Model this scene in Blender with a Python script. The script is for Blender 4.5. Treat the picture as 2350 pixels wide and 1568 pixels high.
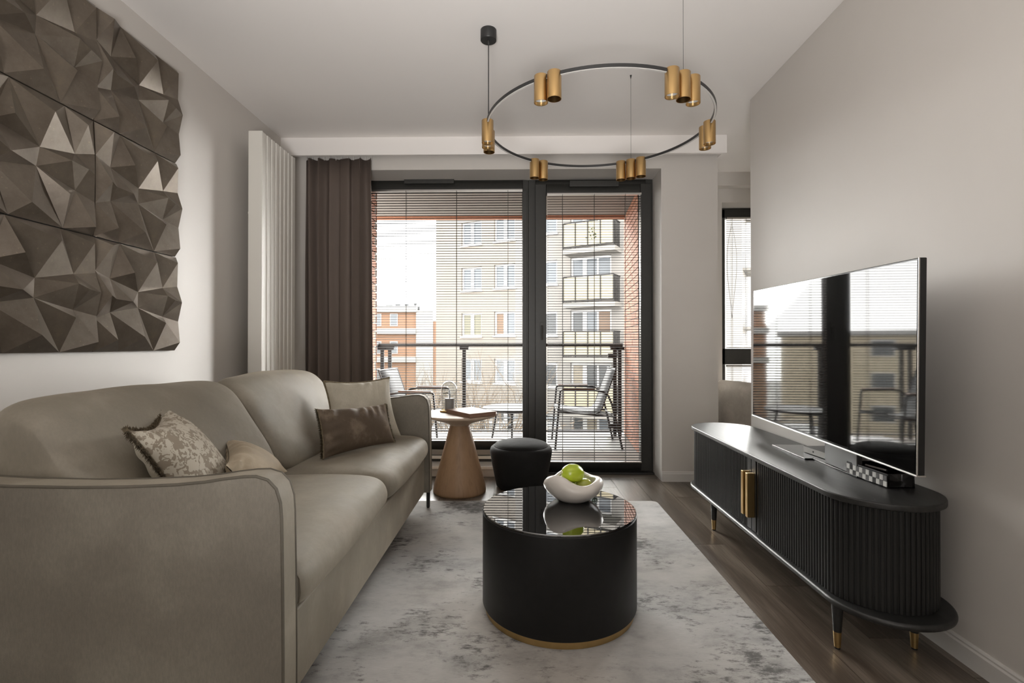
import bpy, bmesh, math, random
from mathutils import Vector, Matrix, Euler
S = bpy.context.scene
COL = S.collection
for o in list(bpy.data.objects): bpy.data.objects.remove(o)
random.seed(7)
PI = math.pi

# ------------------------------------------------------------------ camera, world, light, exposure
F = 1140.0
cam = bpy.data.cameras.new('camera'); co = bpy.data.objects.new('camera', cam); COL.objects.link(co)
cam.sensor_fit = 'HORIZONTAL'; cam.sensor_width = 36.0; cam.lens = F / 2350 * 36
cam.clip_start = 0.05; cam.clip_end = 400
co.location = (0, 0, 1.10)
co.rotation_euler = (PI / 2 + math.atan(7 / F), 0, math.atan(19 / F))
S.camera = co

S.view_settings.view_transform = 'Standard'; S.view_settings.look = 'None'
S.view_settings.gamma = 1; S.view_settings.use_curve_mapping = False
S.view_settings.exposure = 1.12
try:
    S.cycles.use_denoising = True
    S.cycles.max_bounces = 10; S.cycles.diffuse_bounces = 5; S.cycles.glossy_bounces = 5
    S.cycles.transparent_max_bounces = 24; S.cycles.sample_clamp_indirect = 6
    S.cycles.caustics_reflective = False; S.cycles.caustics_refractive = False
except Exception: pass

w = bpy.data.worlds.new('sky'); S.world = w; w.use_nodes = True
bg = w.node_tree.nodes['Background']
bg.inputs[0].default_value = (1.0, 0.985, 0.965, 1); bg.inputs[1].default_value = 3.6

def area(name, loc, rot, sx, sy, power, col, spread=PI):
    l = bpy.data.lights.new(name, 'AREA'); l.shape = 'RECTANGLE'; l.size = sx; l.size_y = sy
    l.energy = power; l.color = col; l.spread = spread
    o = bpy.data.objects.new(name, l); COL.objects.link(o); o.location = loc; o.rotation_euler = rot
    return o
# low broad overcast sun lamp, added to brighten the room through the glazing
sl = bpy.data.lights.new('fill_sun', 'SUN'); sl.energy = 9.5; sl.angle = math.radians(50); sl.color = (1, 0.975, 0.94)
so = bpy.data.objects.new('fill_sun', sl); COL.objects.link(so)
so.rotation_euler = Vector((0.08, -1.0, -0.36)).to_track_quat('-Z', 'Y').to_euler()
sl2 = bpy.data.lights.new('fill_sun', 'SUN'); sl2.energy = 14.0; sl2.angle = math.radians(45); sl2.color = (1, 0.98, 0.96)  # second lamp from the right, added to brighten the left wall
so2 = bpy.data.objects.new('fill_sun', sl2); COL.objects.link(so2)
so2.rotation_euler = Vector((-0.62, -1.0, -0.42)).to_track_quat('-Z', 'Y').to_euler()
# unseen area lamp added behind the camera to brighten the ceiling
area('ceiling_fill', (-.1, -.9, .6), Vector((0, 1.0, 1)).to_track_quat('-Z', 'Y').to_euler(), .8, .8, 19, (1, 0.975, 0.96), math.radians(95))
# unseen fill lamp added in front of the windowless back wall
area('back_fill', (-0.4, -2.9, 1.5), (-PI / 2, 0, PI), 2.6, 1.9, 15, (1, 0.955, 0.90))

# ------------------------------------------------------------------ materials
def mat(name, col=(0.5, 0.5, 0.5), rough=0.5, metal=0.0, ior=1.5, sheen=0, coat=0, **k):
    m = bpy.data.materials.new(name); m.use_nodes = True
    b = m.node_tree.nodes['Principled BSDF']
    b.inputs['Base Color'].default_value = (*col, 1)
    b.inputs['Roughness'].default_value = rough; b.inputs['Metallic'].default_value = metal
    b.inputs['IOR'].default_value = ior
    if sheen:
        b.inputs['Sheen Weight'].default_value = sheen; b.inputs['Sheen Roughness'].default_value = k.get('sr', 0.4)
        b.inputs['Sheen Tint'].default_value = (*k.get('stint', col), 1)
    if coat: b.inputs['Coat Weight'].default_value = coat; b.inputs['Coat Roughness'].default_value = k.get('cr', .1)
    return m
def nodes(m): return m.node_tree.nodes, m.node_tree.links, m.node_tree.nodes['Principled BSDF']
def coords(m, scale=(1, 1, 1), kind='Object'):
    n, l, b = nodes(m)
    t = n.new('ShaderNodeTexCoord'); mp = n.new('ShaderNodeMapping'); mp.inputs['Scale'].default_value = scale
    l.new(t.outputs[kind], mp.inputs[0]); return mp
def noise(m, scale, detail=4, mapping=None, rough=0.5):
    n, l, b = nodes(m); x = n.new('ShaderNodeTexNoise'); x.inputs['Scale'].default_value = scale
    x.inputs['Detail'].default_value = detail; x.inputs['Roughness'].default_value = rough
    if mapping: l.new(mapping.outputs[0], x.inputs['Vector'])
    return x
def ramp(m, src, stops):
    n, l, b = nodes(m); r = n.new('ShaderNodeValToRGB')
    while len(r.color_ramp.elements) < len(stops): r.color_ramp.elements.new(0.5)
    for e, (p, c) in zip(r.color_ramp.elements, stops):
        e.position = p; e.color = (*c, 1) if len(c) == 3 else c
    l.new(src, r.inputs[0]); return r
def bump(m, src, strength=0.2, dist=0.002):
    n, l, b = nodes(m); x = n.new('ShaderNodeBump'); x.inputs['Strength'].default_value = strength
    x.inputs['Distance'].default_value = dist; l.new(src, x.inputs['Height']); l.new(x.outputs[0], b.inputs['Normal']); return x
def tocol(m, out): n, l, b = nodes(m); l.new(out, b.inputs['Base Color'])
def mottled(name, c1, c2, scale, rough=0.6, stretch=(1, 1, 1), bmp=0, **k):
    m = mat(name, c1, rough, **k); mp = coords(m, stretch); x = noise(m, scale, 6, mp)
    r = ramp(m, x.outputs['Fac'], [(0.3, c1), (0.7, c2)]); tocol(m, r.outputs[0])
    if bmp: bump(m, x.outputs['Fac'], bmp, k.get('bd', 0.002))
    return m
M = {}
M['wall'] = mottled('wall_paint', (0.585, 0.555, 0.52), (0.60, 0.57, 0.535), 3, 0.55)
M['ceil'] = mottled('ceiling_paint', (0.84, 0.81, 0.785), (0.85, 0.82, 0.795), 2, 0.7)
M['skirt'] = mat('skirting_paint', (0.62, 0.60, 0.575), 0.4)
M['frame'] = mottled('anthracite_frame', (0.032, 0.032, 0.029), (0.037, 0.036, 0.033), 60, 0.42)
M['black_metal'] = mat('black_metal', (0.018, 0.018, 0.018), 0.38)
M['rail_metal'] = mat('rail_metal', (0.012, 0.010, 0.009), 0.6)
M['radiator'] = mat('radiator_enamel', (0.70, 0.68, 0.63), 0.28)
M['slat'] = mat('blind_slat', (0.016, 0.013, 0.011), 0.75); M['slat'].node_tree.nodes['Principled BSDF'].inputs['Specular IOR Level'].default_value = .08
M['cord'] = mat('cord', (0.05, 0.045, 0.04), 0.7)
M['gold'] = mottled('brushed_brass', (0.50, 0.32, 0.135), (0.56, 0.37, 0.165), 40, 0.30, (1, 1, .05), metal=1.0)
M['brass'] = mottled('satin_brass', (0.55, 0.38, 0.16), (0.60, 0.42, 0.19), 30, 0.33, metal=1.0)
M['lens'] = mat('lamp_lens', (0.8, 0.8, 0.78), 0.15)
M['white'] = mat('white_frame', (0.80, 0.79, 0.77), 0.4)
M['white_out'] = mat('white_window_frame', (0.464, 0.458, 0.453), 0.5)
M['white_gloss'] = mat('white_sill', (0.86, 0.85, 0.82), 0.12)
M['grey_plinth'] = mat('grey_plinth', (0.30, 0.29, 0.27), 0.3)
M['chrome'] = mat('brushed_steel', (0.62, 0.60, 0.58), 0.28, metal=1.0)
M['ceramic'] = mat('white_ceramic', (0.66, 0.62, 0.575), 0.35, coat=.25)
M['rubber'] = mat('black_rubber', (0.01, 0.01, 0.01), 0.8)
M['candle'] = mat('grey_wax', (0.30, 0.29, 0.29), 0.5)

# velvet upholstery
def velvet(name, c1, c2, sheen=.5, grain=900, big=5, rough=.62, thread=0):
    m = mat(name, c1, rough, sheen=sheen, stint=tuple(min(1, v * 2.0) for v in c2), sr=.35)
    mp = coords(m); a = noise(m, big, 6, mp, .6); n, l, b = nodes(m)
    c0 = tuple(v * .84 for v in c1); c3 = tuple(v * 1.12 for v in c2)
    r = ramp(m, a.outputs['Fac'], [(0.28, c0), (0.5, c1), (0.62, c2), (.8, c3)])
    fi = noise(m, 1.0, 3, coords(m, (240, 240, 75) if thread else (150, 150, 60)), .6); r2 = ramp(m, fi.outputs['Fac'], [(.3, (.90, .90, .90)), (.7, (1.08, 1.08, 1.08))])
    mx = n.new('ShaderNodeMixRGB'); mx.blend_type = 'MULTIPLY'; mx.inputs[0].default_value = 1 if thread else .5
    l.new(r.outputs[0], mx.inputs[1]); l.new(r2.outputs[0], mx.inputs[2]); tocol(m, mx.outputs[0])
    rr = ramp(m, a.outputs['Fac'], [(.3, (rough - .1,) * 3), (.7, (rough + .08,) * 3)]); l.new(rr.outputs[0], b.inputs['Roughness'])
    g = noise(m, grain, 2, mp); a2 = noise(m, 7, 3, mp)
    ad = n.new('ShaderNodeMath'); ad.operation = 'MULTIPLY_ADD'; ad.inputs[1].default_value = 9
    l.new(a2.outputs['Fac'], ad.inputs[0]); l.new(g.outputs['Fac'], ad.inputs[2])
    bump(m, ad.outputs[0], 0.4, 0.0015)
    return m
M['velvet'] = velvet('taupe_velvet', (0.222, 0.196, 0.155), (0.268, 0.237, 0.190), rough=.6)
M['piping'] = velvet('piping', (0.10, 0.088, 0.068), (0.12, 0.105, 0.083))
# woven outside arm cloth
m = velvet('taupe_weave', (0.190, 0.170, 0.138), (0.225, 0.203, 0.166), .25, 500, 3, thread=1); M['weave'] = m
M['cushion_cream'] = velvet('cream_velvet', (0.508, 0.469, 0.381), (0.597, 0.552, 0.464), .4)
M['cushion_brown'] = velvet('brown_velvet', (0.105, 0.078, 0.055), (0.19, 0.148, 0.11), .6, 800, 7, .66)
M['cushion_sand'] = velvet('sand_cloth', (0.352, 0.293, 0.215), (0.411, 0.347, 0.259), .3)
M['fringe'] = mottled('fringe_brown', (0.10, 0.078, 0.045), (0.22, 0.18, 0.115), 90, 0.9)
M['fringe_dark'] = mottled('fringe_dark', (0.055, 0.042, 0.026), (0.15, 0.115, 0.07), 120, 0.9)
M['pouf'] = velvet('charcoal_velvet', (0.009, 0.009, 0.0088), (0.014, 0.014, 0.0135), .1, rough=.8)
M['boucle'] = velvet('grey_boucle', (0.365, 0.331, 0.290), (0.446, 0.405, 0.358), .3, 250)
M['pouf'].node_tree.nodes['Principled BSDF'].inputs['Specular IOR Level'].default_value = .3
for k_ in ('cushion_cream', 'cushion_brown', 'cushion_sand'): M[k_].node_tree.nodes['Principled BSDF'].inputs['Specular IOR Level'].default_value = .22
# curtain
M['curtain'] = mottled('curtain_cloth', (0.115, 0.088, 0.074), (0.135, 0.105, 0.088), 3, 0.75, (1, 1, .2), sheen=.3)
# patterned cushion
m = mat('patterned_cloth', (0.5, 0.45, 0.38), 0.65, sheen=.2); mp = coords(m); n, l, b = nodes(m)
v = n.new('ShaderNodeTexVoronoi'); v.inputs['Scale'].default_value = 75; v.distance = 'MANHATTAN'
nd = noise(m, 30, 3, mp); mx = n.new('ShaderNodeMixRGB'); mx.inputs[0].default_value = .07
l.new(mp.outputs[0], mx.inputs[1]); l.new(nd.outputs['Color'], mx.inputs[2]); l.new(mx.outputs[0], v.inputs['Vector'])
r = ramp(m, v.outputs['Color'], [(0.40, (0.24, 0.20, 0.15)), (0.46, (0.46, 0.42, 0.345))]); r.color_ramp.interpolation = 'CONSTANT'
tocol(m, r.outputs[0]); M['pattern'] = m
# woods
def wood(name, stops, scale=(30, 2, 30), rough=.4, bmp=.15, ns=1.0, ior=1.5, coat=0):
    m = mat(name, stops[0][1], rough, ior=ior, coat=coat); mp = coords(m, scale)
    a = noise(m, ns, 8, mp, .65); r = ramp(m, a.outputs['Fac'], stops); tocol(m, r.outputs[0])
    if bmp: bump(m, a.outputs['Fac'], bmp, .001)
    return m
M['black_wood'] = wood('black_oak', [(0.35, (0.010, 0.010, 0.010)), (0.65, (0.022, 0.022, 0.021))], (60, 4, 60), .38, .5)
M['black_slat'] = wood('black_oak_vertical', [(0.35, (0.009, 0.009, 0.009)), (0.65, (0.020, 0.020, 0.019))], (60, 60, 3), .40, .4)
M['oak'] = wood('oak_veneer', [(0.3, (0.29, 0.175, 0.095)), (0.5, (0.36, 0.225, 0.13)), (0.7, (0.26, 0.155, 0.085))], (26, 26, 1.3), .42, .1)
M['oak_top'] = wood('oak_top', [(0.3, (0.42, 0.32, 0.24)), (0.7, (0.50, 0.39, 0.30))], (20, 2, 20), .45, .1)
M['book'] = wood('book_cover', [(0.3, (0.20, 0.115, 0.075)), (0.7, (0.27, 0.16, 0.11))], (8, 8, 8), .5, .1)
M['teak'] = wood('teak', [(0.3, (0.096, 0.051, 0.030)), (0.7, (0.156, 0.090, 0.054))], (3, 40, 40), .5, .1)
# floor planks with a per object shift
m = mat('plank_wood', (0.1, 0.08, 0.06), 0.29); n, l, b = nodes(m)
mp = coords(m, (9, 0.9, 9)); oi = n.new('ShaderNodeObjectInfo')
ml = n.new('ShaderNodeVectorMath'); ml.operation = 'SCALE'; ml.inputs[3].default_value = 37
l.new(oi.outputs['Random'], ml.inputs[0])
cb = n.new('ShaderNodeCombineXYZ'); l.new(oi.outputs['Random'], cb.inputs[0]); l.new(oi.outputs['Random'], cb.inputs[1])
l.new(cb.outputs[0], ml.inputs[0])
av = n.new('ShaderNodeVectorMath'); av.operation = 'ADD'; l.new(mp.outputs[0], av.inputs[0]); l.new(ml.outputs[0], av.inputs[1])
a = noise(m, 1.0, 5, None, .6); l.new(av.outputs[0], a.inputs['Vector'])
mp2 = coords(m, (110, 5, 1)); a2 = noise(m, 1.0, 6, mp2, .7)
mm = n.new('ShaderNodeMath'); mm.operation = 'MULTIPLY_ADD'; mm.inputs[1].default_value = 0.55
l.new(a2.outputs['Fac'], mm.inputs[0]); l.new(a.outputs['Fac'], mm.inputs[2])
ma = n.new('ShaderNodeMath'); ma.operation = 'MULTIPLY_ADD'; ma.inputs[1].default_value = 0.12
l.new(oi.outputs['Random'], ma.inputs[0]); l.new(mm.outputs[0], ma.inputs[2])
r = ramp(m, ma.outputs[0], [(0.55, (0.040, 0.029, 0.021)), (0.82, (0.092, 0.071, 0.054)), (1.05, (0.18, 0.148, 0.118))])
tocol(m, r.outputs[0]); bump(m, a2.outputs['Fac'], .15, .001); M['plank'] = m
M['joint'] = mat('plank_joint', (0.16, 0.135, 0.11), 0.7)
# rug
m = mat('rug_pile', (0.5, 0.5, 0.5), 0.95, sheen=.2); n, l, b = nodes(m)
mp = coords(m, (1, 1, 1))
med = noise(m, 3.2, 10, coords(m, (1.0, 1.7, 1)), .74)           # soft worn patches
spk = noise(m, 15.0, 10, coords(m, (1.2, 2.6, 1)), .80)          # broken dark flecks
msk = noise(m, 1.7, 4, coords(m, (1.0, 1.2, 1)), .6)             # where the flecks gather
th = noise(m, 1.0, 2, coords(m, (30, 420, 1)))
r = ramp(m, med.outputs['Fac'], [(0.34, (0.46, 0.452, 0.438)), (0.50, (0.41, 0.402, 0.39)), (0.60, (0.33, 0.325, 0.316)), (.70, (0.25, 0.246, 0.240))])
su = n.new('ShaderNodeMath'); su.operation = 'MULTIPLY_ADD'; su.inputs[1].default_value = 1.15
l.new(msk.outputs['Fac'], su.inputs[0]); l.new(spk.outputs['Fac'], su.inputs[2])
mr = n.new('ShaderNodeMapRange'); mr.inputs[1].default_value = 1.13; mr.inputs[2].default_value = 1.27; l.new(su.outputs[0], mr.inputs[0])
dk = n.new('ShaderNodeMixRGB'); dk.inputs[2].default_value = (0.115, 0.112, 0.108, 1); l.new(mr.outputs[0], dk.inputs[0]); l.new(r.outputs[0], dk.inputs[1])
r2 = ramp(m, th.outputs['Fac'], [(0.3, (0.78, 0.78, 0.78)), (0.7, (1.06, 1.06, 1.06))])
mx = n.new('ShaderNodeMixRGB'); mx.blend_type = 'MULTIPLY'; mx.inputs[0].default_value = .4
tint = noise(m, .9, 2, mp); r3 = ramp(m, tint.outputs['Fac'], [(0.4, (1, 1, 1)), (0.65, (1.0, 0.94, 0.87))])
m4 = n.new('ShaderNodeMixRGB'); m4.blend_type = 'MULTIPLY'; m4.inputs[0].default_value = 1
l.new(dk.outputs[0], mx.inputs[1]); l.new(r2.outputs[0], mx.inputs[2]); l.new(mx.outputs[0], m4.inputs[1]); l.new(r3.outputs[0], m4.inputs[2])
tocol(m, m4.outputs[0]); bump(m, th.outputs['Fac'], .3, .002); M['rug'] = m
# wall art metal-stone
m = mat('bronze_relief', (0.1, 0.08, 0.06), 0.38, metal=0.5); n, l, b = nodes(m)
mp = coords(m); a = noise(m, 7, 6, mp, .7); sp = noise(m, 90, 3, mp, .6)
r = ramp(m, a.outputs['Fac'], [(0.35, (0.105, 0.084, 0.064)), (0.6, (0.145, 0.120, 0.094)), (0.75, (0.18, 0.145, 0.105))])
r2 = ramp(m, sp.outputs['Fac'], [(0.66, (0, 0, 0)), (0.74, (1, 1, 1))])
mx = n.new('ShaderNodeMixRGB'); mx.inputs[2].default_value = (0.30, 0.24, 0.16, 1)
sc_ = n.new('ShaderNodeMath'); sc_.operation = 'MULTIPLY'; sc_.inputs[1].default_value = .5
l.new(r2.outputs[0], sc_.inputs[0]); l.new(sc_.outputs[0], mx.inputs[0]); l.new(r.outputs[0], mx.inputs[1]); tocol(m, mx.outputs[0])
bump(m, sp.outputs['Fac'], .1, .001); M['relief'] = m
# brick, outside
m = mat('brick', (0.4, 0.15, 0.09), 0.85); n, l, b = nodes(m); oi = n.new('ShaderNodeObjectInfo')
a = noise(m, 30, 5, coords(m)); ad = n.new('ShaderNodeMath'); ad.operation = 'MULTIPLY_ADD'; ad.inputs[1].default_value = .6
l.new(a.outputs['Fac'], ad.inputs[0]); l.new(oi.outputs['Random'], ad.inputs[2])
r = ramp(m, ad.outputs[0], [(0.25, (0.26, 0.105, 0.062)), (0.75, (0.33, 0.155, 0.092)), (1.2, (0.30, 0.13, 0.08))]); tocol(m, r.outputs[0]); M['brick'] = m
M['mortar'] = mottled('mortar', (0.202, 0.173, 0.149), (0.230, 0.202, 0.173), 40, .9)
M['soffit'] = mat('balcony_soffit', (0.243, 0.219, 0.195), .8)
M['tile'] = mottled('balcony_tile', (0.114, 0.109, 0.104), (0.128, 0.122, 0.118), 6, .35)
M['sling'] = mat('sling_fabric', (0.033, 0.034, 0.036), .7)
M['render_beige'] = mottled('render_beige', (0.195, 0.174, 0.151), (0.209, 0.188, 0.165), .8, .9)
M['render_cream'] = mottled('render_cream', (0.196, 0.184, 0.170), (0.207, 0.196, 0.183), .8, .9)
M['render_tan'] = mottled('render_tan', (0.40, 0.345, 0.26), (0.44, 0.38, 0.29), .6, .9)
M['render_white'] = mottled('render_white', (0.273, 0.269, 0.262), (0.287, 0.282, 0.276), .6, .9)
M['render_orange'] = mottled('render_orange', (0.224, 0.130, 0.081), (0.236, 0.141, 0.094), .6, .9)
M['slab'] = mottled('concrete_slab', (0.197, 0.184, 0.166), (0.215, 0.201, 0.184), 2, .9)
M['yellow'] = mat('balcony_yellow', (0.279, 0.240, 0.161), .6)
M['pane_blue'] = mat('pane_blue', (0.129, 0.141, 0.156), .15)
M['pane_dark'] = mat('pane_dark', (0.063, 0.066, 0.069), .15)
M['pane_curtain'] = mat('pane_olive_curtain', (0.133, 0.127, 0.088), .3)
M['pane_brown'] = mat('pane_brown_curtain', (0.132, 0.078, 0.044), .3)
M['pane_cream'] = mat('pane_cream_curtain', (0.234, 0.203, 0.156), .3)
M['roof_grey'] = mottled('roof_felt', (0.195, 0.195, 0.195), (0.234, 0.234, 0.231), .5, .8)
M['ground'] = mottled('asphalt', (0.087, 0.087, 0.081), (0.117, 0.117, 0.109), .3, .9)
M['bark'] = mottled('bark', (0.108, 0.081, 0.060), (0.154, 0.121, 0.087), 4, .9)
M['lime'] = mottled('lime_skin', (0.34, 0.46, 0.02), (0.46, 0.56, 0.03), 9, .28, coat=.4)
M['lime_dull'] = mottled('lime_skin_olive', (0.28, 0.31, 0.03), (0.38, 0.39, 0.06), 9, .3, coat=.3)
M['navel'] = mat('lime_tip', (0.72, 0.70, 0.45), .5)
M['mop_white'] = mottled('nacre_white', (0.55, 0.55, 0.53), (0.72, 0.72, 0.70), 60, .25)
M['mop_grey'] = mottled('nacre_grey', (0.07, 0.07, 0.07), (0.16, 0.16, 0.16), 60, .3)
M['mop_black'] = mottled('nacre_black', (0.012, 0.012, 0.012), (0.04, 0.04, 0.04), 60, .3)
M['gloss_black'] = mat('gloss_black', (0.006, 0.006, 0.006), .12)
M['tv_box'] = mat('set_top_box', (0.03, 0.03, 0.03), .32)
M['screen'] = mat('tv_screen', (0.004, 0.004, 0.004), .035, ior=2.15)
M['black_glass'] = mat('black_glass', (0.003, 0.003, 0.003), .012, ior=2.7)
M['table_black'] = mottled('table_black', (0.006, 0.006, 0.006), (0.009, 0.009, 0.009), 30, .46)
for k_ in ('table_black', 'black_slat'): M[k_].node_tree.nodes['Principled BSDF'].inputs['Specular IOR Level'].default_value = .3
M['foliage'] = mat('conifer_green', (0.04, 0.06, 0.035), .8)

def glass(name, tint=(1, 1, 1), ior=1.5, k=1.0, ex=4.5):
    m = bpy.data.materials.new(name); m.use_nodes = True; n = m.node_tree.nodes; l = m.node_tree.links; n.clear()
    o = n.new('ShaderNodeOutputMaterial'); t = n.new('ShaderNodeBsdfTransparent'); g = n.new('ShaderNodeBsdfGlossy')
    t.inputs[0].default_value = (*tint, 1); g.inputs['Roughness'].default_value = 0.0; g.inputs[0].default_value = (k, k, k, 1)
    lw = n.new('ShaderNodeLayerWeight'); lw.inputs[0].default_value = .5; mx = n.new('ShaderNodeMixShader')
    pw_ = n.new('ShaderNodeMath'); pw_.operation = 'POWER'; pw_.inputs[1].default_value = ex; l.new(lw.outputs['Facing'], pw_.inputs[0])
    f = n.new('ShaderNodeMath'); f.operation = 'MULTIPLY_ADD'; f.inputs[1].default_value = .9; f.inputs[2].default_value = ((ior - 1) / (ior + 1)) ** 2 * k; l.new(pw_.outputs[0], f.inputs[0])
    l.new(f.outputs[0], mx.inputs[0]); l.new(t.outputs[0], mx.inputs[1]); l.new(g.outputs[0], mx.inputs[2]); l.new(mx.outputs[0], o.inputs[0])
    return m
M['glass'] = glass('window_glass', (0.985, 0.99, 0.985), 1.35, .4)
M['dome'] = glass('cloche_glass', (0.86, 0.87, 0.87), 1.5, 1.0, 2.4)

# ------------------------------------------------------------------ mesh helpers
class MB:
    def __init__(s): s.v = []; s.f = []; s.sm = []
    def add(s, vs, fs, smooth=False):
        b = len(s.v); s.v += [tuple(v) for v in vs]; s.f += [tuple(i + b for i in f) for f in fs]; s.sm += [smooth] * len(fs); return s
    def box(s, a, b, M_=None):
        (x0, y0, z0), (x1, y1, z1) = a, b
        if x0 > x1: x0, x1 = x1, x0
        if y0 > y1: y0, y1 = y1, y0
        if z0 > z1: z0, z1 = z1, z0
        v = [(x0, y0, z0), (x1, y0, z0), (x1, y1, z0), (x0, y1, z0), (x0, y0, z1), (x1, y0, z1), (x1, y1, z1), (x0, y1, z1)]
        if M_ is not None: v = [tuple(M_ @ Vector(p)) for p in v]
        return s.add(v, [(0, 3, 2, 1), (4, 5, 6, 7), (0, 1, 5, 4), (1, 2, 6, 5), (2, 3, 7, 6), (3, 0, 4, 7)])
    def tube(s, pts, r, seg=8, closed=False, cap=True):
        pts = [Vector(p) for p in pts]; n = len(pts); rings = []
        rr = r if isinstance(r, (list, tuple)) else [r] * n
        up = None
        for i in range(n):
            a = pts[(i - 1) % n] if (closed or i > 0) else pts[i]; b = pts[(i + 1) % n] if (closed or i < n - 1) else pts[i]
            t = (b - a).normalized()
            if up is None:
                up = Vector((0, 0, 1)) if abs(t.z) < .9 else Vector((1, 0, 0))
            e1 = (up - t * up.dot(t)).normalized(); up = e1; e2 = t.cross(e1)
            rings.append([pts[i] + (e1 * math.cos(2 * PI * k / seg) + e2 * math.sin(2 * PI * k / seg)) * rr[i] for k in range(seg)])
        vs = [p for r_ in rings for p in r_]; fs = []
        m_ = n if closed else n - 1
        for i in range(m_):
            j = (i + 1) % n
            for k in range(seg):
                k2 = (k + 1) % seg; fs.append((i * seg + k, i * seg + k2, j * seg + k2, j * seg + k))
        s.add(vs, fs, True)
        if cap and not closed:
            s.add(rings[0], [tuple(range(seg))[::-1]]); s.add(rings[-1], [tuple(range(seg))])
        return s
    def lathe(s, prof, seg=48, c=(0, 0), smooth=True, closed=False):
        vs = []; fs = []
        for r, z in prof:
            for k in range(seg): a = 2 * PI * k / seg; vs.append((c[0] + r * math.cos(a), c[1] + r * math.sin(a), z))
        n = len(prof)
        for i in range(n - 1 if not closed else n):
            j = (i + 1) % n
            for k in range(seg):
                k2 = (k + 1) % seg; fs.append((i * seg + k, i * seg + k2, j * seg + k2, j * seg + k))
        if not closed:
            if prof[0][0] > 1e-5: fs.append(tuple(range(seg))[::-1])
            if prof[-1][0] > 1e-5: fs.append(tuple((n - 1) * seg + k for k in range(seg)))
        return s.add(vs, fs, smooth)
    def prism(s, poly, a, b, axis='z'):
        n = len(poly)
        def P(p, h): return {'z': (p[0], p[1], h), 'y': (p[0], h, p[1]), 'x': (h, p[0], p[1])}[axis]
        vs = [P(p, a) for p in poly] + [P(p, b) for p in poly]
        fs = [tuple(range(n))[::-1], tuple(range(n, 2 * n))] + [(i, (i + 1) % n, n + (i + 1) % n, n + i) for i in range(n)]
        return s.add(vs, fs)
    def loft(s, rings, cap=True, smooth=True):
        n = len(rings[0]); vs = [p for r in rings for p in r]; fs = []
        for i in range(len(rings) - 1):
            for k in range(n): k2 = (k + 1) % n; fs.append((i * n + k, i * n + k2, (i + 1) * n + k2, (i + 1) * n + k))
        if cap: fs += [tuple(range(n))[::-1], tuple((len(rings) - 1) * n + k for k in range(n))]
        return s.add(vs, fs, smooth)
    def mesh(s, name):
        me = bpy.data.meshes.new(name); me.from_pydata(s.v, [], s.f)
        me.polygons.foreach_set('use_smooth', s.sm); me.update()
        bm = bmesh.new(); bm.from_mesh(me); bmesh.ops.remove_doubles(bm, verts=bm.verts, dist=1e-6)
        bmesh.ops.recalc_face_normals(bm, faces=bm.faces); bm.to_mesh(me); bm.free()
        if any(s.sm): me.set_sharp_from_angle(angle=math.radians(42))
        return me
    def obj(s, name, m, parent=None, loc=None, bevel=0, sub=0, seg=2, **props):
        me = s.mesh(name); me.materials.append(M[m] if isinstance(m, str) else m)
        o = bpy.data.objects.new(name, me); COL.objects.link(o)
        if parent: o.parent = parent
        if loc: o.location = loc
        if bevel:
            md = o.modifiers.new('bevel', 'BEVEL'); md.width = bevel; md.segments = seg; md.limit_method = 'ANGLE'; md.angle_limit = math.radians(40)
            me.polygons.foreach_set('use_smooth', [True] * len(me.polygons))
            wn = o.modifiers.new('wn', 'WEIGHTED_NORMAL'); wn.keep_sharp = False
        if sub:
            md = o.modifiers.new('sub', 'SUBSURF'); md.levels = sub; md.render_levels = sub
        for k, v in props.items(): o[k] = v
        return o
def thing(name, label, cat, loc=(0, 0, 0), rz=0, group=None):
    o = bpy.data.objects.new(name, None); COL.objects.link(o); o.location = loc; o.rotation_euler = (0, 0, rz)
    o['label'] = label; o['category'] = cat; o.empty_display_size = .1
    if group: o['group'] = group
    return o
def copy(o, parent=None, loc=None):
    c = o.copy(); COL.objects.link(c)
    if parent: c.parent = parent
    if loc is not None: c.location = loc
    return c
def copytree(o, parent=None):
    c = o.copy(); COL.objects.link(c)
    if parent: c.parent = parent
    for ch in list(o.children): copytree(ch, c)
    return c
def tag(o, label, cat, group=None):
    o['label'] = label; o['category'] = cat
    if group: o['group'] = group
    return o
STR = dict(kind='structure')

# ------------------------------------------------------------------ room shell
CZ = 2.74; XL = -1.90; XR = 1.54; YB = -3.0; XS = 3.6
floor = MB().box((XL - .1, YB - .1, -.12), (XS + .1, 5.15, -.004)).obj('floor', 'joint', **STR)
pw, pl = 0.188, 1.32
pm = MB().box((-pw / 2 + .0011, -pl / 2 + .0011, -.006), (pw / 2 - .0011, pl / 2 - .0011, 0)).mesh('plank'); pm.materials.append(M['plank'])
x = XL + .02; i = 0
xs0 = 1.401 - 17.5 * pw
ci = 0
for ci in range(29):
    cx = xs0 + ci * pw + pw / 2
    if cx - pw / 2 < XL - .09 or cx + pw / 2 > XS: continue
    off = [0.0, .47, .9, .23, .70, 1.1][ci % 6]
    y = 0.35 - off
    ymax = 4.12 if cx < 1.6 else 4.85
    while y < ymax:
        y0 = y; y1 = min(y + pl, ymax)
        if y1 - y0 > .05:
            if y1 - y0 > pl - .01:
                o = bpy.data.objects.new('plank', pm)
            else:
                me = MB().box((-pw / 2 + .0011, -(y1 - y0) / 2 + .0011, -.006), (pw / 2 - .0011, (y1 - y0) / 2 - .0011, 0)).mesh('plank'); me.materials.append(M['plank']); o = bpy.data.objects.new('plank', me)
            COL.objects.link(o); o.parent = floor; o.location = (cx, (y0 + y1) / 2, 0)
        y += pl
MB().box((XL - .1, YB - .1, CZ), (XS + .1, 5.15, CZ + .1)).obj('ceiling', 'ceil', **STR)
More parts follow.
